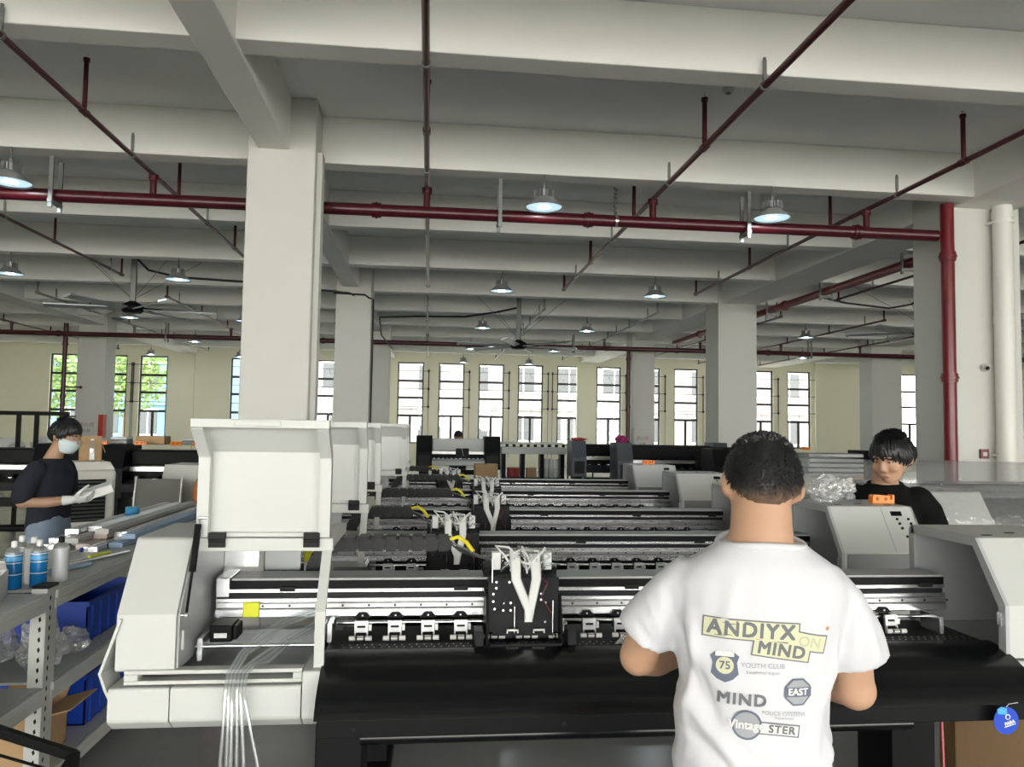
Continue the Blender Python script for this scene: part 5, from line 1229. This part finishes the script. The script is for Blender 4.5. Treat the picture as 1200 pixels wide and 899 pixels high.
oj = thing('guessed_jacket', 'unidentified orange thing behind the open lid, built as a hanging jacket', 'jacket', (-1.88, 6.95, 0))  # orange sliver of unknown nature; jacket and stand are made up
mb = MB(); ring_tube(mb, [((0, 0, .95), (.12, 0, 0), (0, .08, 0)), ((0, 0, 1.05), (.11, 0, 0), (0, .07, 0)), ((0, 0, 1.2), (.09, 0, 0), (0, .06, 0)), ((0, 0, 1.24), (.04, 0, 0), (0, .035, 0))], 18); mb.build('jacket_body', mat('orange_cloth', (.55, .18, .05), .85), oj)
for s in (-1, 1): MB().tube([(s * .07, 0, 1.19), (s * .12, .01, 1.08), (s * .125, .01, .93)], [.04, .042, .04], 10).build('sleeve', MATS['orange_cloth'], oj)
MB().cyl((0, 0, 0), (0, 0, 1.27), .015, 8).lathe([(.16, 0), (.16, .02), (.02, .03)], n=18).build('stand', M_BLACK, oj)
# steel frame with sacks at the far left
fr2 = thing('barrier_rack', 'black steel barrier rack behind the masked person', 'rack', (-6.9, 12.0, 0))
for x in (0, .42, .85, 1.1, 1.5): MB().bar((x, 0, 0), (x, 0, 1.72), .05, .05).build('post', M_BLACK, fr2)
MB().bar((-.05, 0, 1.74), (1.55, 0, 1.74), .06, .06).build('top_rail', M_BLACK, fr2); MB().box(-.05, 1.55, -.05, .6, 1.08, 1.13).build('deck', M_BLACK, fr2)
for x in (.0, 1.5): MB().bar((x, .58, 0), (x, .58, 1.08), .05, .05).build('rear_post', M_BLACK, fr2)
for k, (x, r, lab) in enumerate(((-6.45, (.34, .2, .13), 'flat white sack on the black steel frame'), (-5.75, (.24, .2, .14), 'white patterned sack on the black steel frame'))):
    crumple('sack', lab, 'sack', (x, 12.3, 1.131), r, 41 + k, mat('sack_white', (.6, .6, .56), .8), .25)
# things lying on the black printer in the left bay
for k, x in enumerate((-3.65, -3.25, -2.85, -2.62)): clip(x, 9.0 + .04 * (k % 2), 1.381, .3 * k, 'orange plastic clip on the black printer behind the cooler')
carton('carton_tray', 'low brown carton tray on the black printer behind the cooler', (-3.2, 9.3, 1.381), 0, .16, .1, .09)
for k, (x, w_) in enumerate(((-2.75, .1), (-2.45, .13), (-3.55, .09))):
    t = thing('parts_case', 'grey parts case on the black printer, %s' % ('before the blank wall' , 'nearest the open lids', 'left of the carton tray')[k], 'case', (x, 9.3, 1.381)); MB().box(-w_, w_, -.1, .1, 0, .05).build('case_base', M_STEEL, t, bevel=.01); MB().box(-w_, w_, -.1, .1, .051, .08).build('case_lid', M_LIDGREY, t, bevel=.01)

# ------------------------------------------------------------------ wrapped printers at the right
def wrapped_printer(x, y, label, tent=False):
    t = thing('wrapped_printer', label, 'printer', (x, y, 0), 0, 'film-wrapped printers at the right')
    P = [(0, .9), (0, 1.07), (.14, 1.28), (.52, 1.28), (.52, .9)]
    MB().prism(P, -.915, -.745).build('left_cover', M_WHITE, t, bevel=.012); MB().prism(P, -.741, -.35).build('closed_lid', M_WHITE, t, bevel=.012)
    MB().prism([(.01, .9), (.01, 1.05), (.14, 1.24), (.5, 1.24), (.5, .9)], -.348, 1.97).build('film_wrapped_beam', mat('black_stretch_film', (.012, .012, .013), .18, bump=1.0, bscale=30, stretch=(1, 1, 9)), t)
    MB().prism(P, 1.972, 2.48).build('right_cover', M_WHITE, t, bevel=.012)
    MB().prism([(-.03, .862), (-.03, .765), (.02, .728), (.52, .728), (.52, .862)], -.92, 2.48).build('lower_cover', M_WHITE, t, bevel=.01)
    MB().box(-.885, -.36, -.012, .03, .866, .908).build('slotted_rail', M_WHITE, t); MB().box(-.84, -.4, -.013, -.011, .878, .896).build('slot', M_RUBBER, t)
    for a in (-.8, -.6, -.42): MB().box(a, a + .04, .2, .214, 1.279, 1.283).build('vent_slot', M_RUBBER, t)
    for a in (-.34, 1.62): MB().box(a, a + .16, .12, .34, .05, .73).build('stand_leg', M_BLACK, t); MB().box(a - .02, a + .18, -.18, .62, 0, .06).build('stand_foot', M_BLACK, t)
    # clear stretch film over everything
    mb = MB(); nx = 60; prof = [(-.045, .74), (-.04, .87), (-.012, 1.075), (.13, 1.292), (.3, 1.3), (.53, 1.292), (.545, 1.0), (.545, .74)]
    if tent: prof = [(-.05, .74), (-.05, .95), (-.02, 1.15), (.1, 1.33), (.27, 1.42), (.45, 1.36), (.56, 1.1), (.56, .74)]
    for i in range(nx + 1):
        xx = -.93 + 3.42 * i / nx
        for (yy, zz) in prof:
            k = NZ.noise(V(xx * 3, yy * 9, zz * 9)); tz = (.1 * max(0, .5 - abs(xx + .55)) if tent and zz > 1.3 else 0)
            mb.v.append((xx, yy - .006 * k - .004, zz + .007 * k + .003 + tz))
    n = len(prof)
    for i in range(nx):
        for j in range(n - 1): a = i * n + j; mb.f.append((a, a + n, a + n + 1, a + 1)); mb.m.append(0); mb.sm.append(True)
    mb.build('stretch_film', film_mat('stretch_film', clear=.72, rough=.14, white=.4, bump=.9, bscale=22), t)
    return t
wrapped_printer(3.9, 4.45, 'film-wrapped white printer beside the black-shirted person')
wrapped_printer(3.72, 5.75, 'film-wrapped white printer with a raised film tent, further back', True)
lp = thing('blue_logo_plate', 'white plate with a round blue logo on the further wrapped printer', 'plate', (4.42, 5.92, 1.35)); MB().box(-.1, .1, 0, .01, 0, .09).build('plate', M_RIBBON, lp); MB().cyl((0, 0, .05), (0, -.003, .05), .03, 18).build('logo_disc', MATS['tag_blue'], lp)
lp.location = (4.6, 5.72, 1.06)
sl = thing('slat_stack', 'stack of grey bars behind the black-shirted person', 'stack', (5.0, 8.9, 0))
MB().box(-.35, .35, 0, .4, 0, 1.1).build('pallet_box', M_CARD, sl)
for k in range(5): MB().box(-.36, .36, .02, .38, 1.1 + .06 * k, 1.145 + .06 * k).build('bar', M_STEEL, sl, bevel=.006)
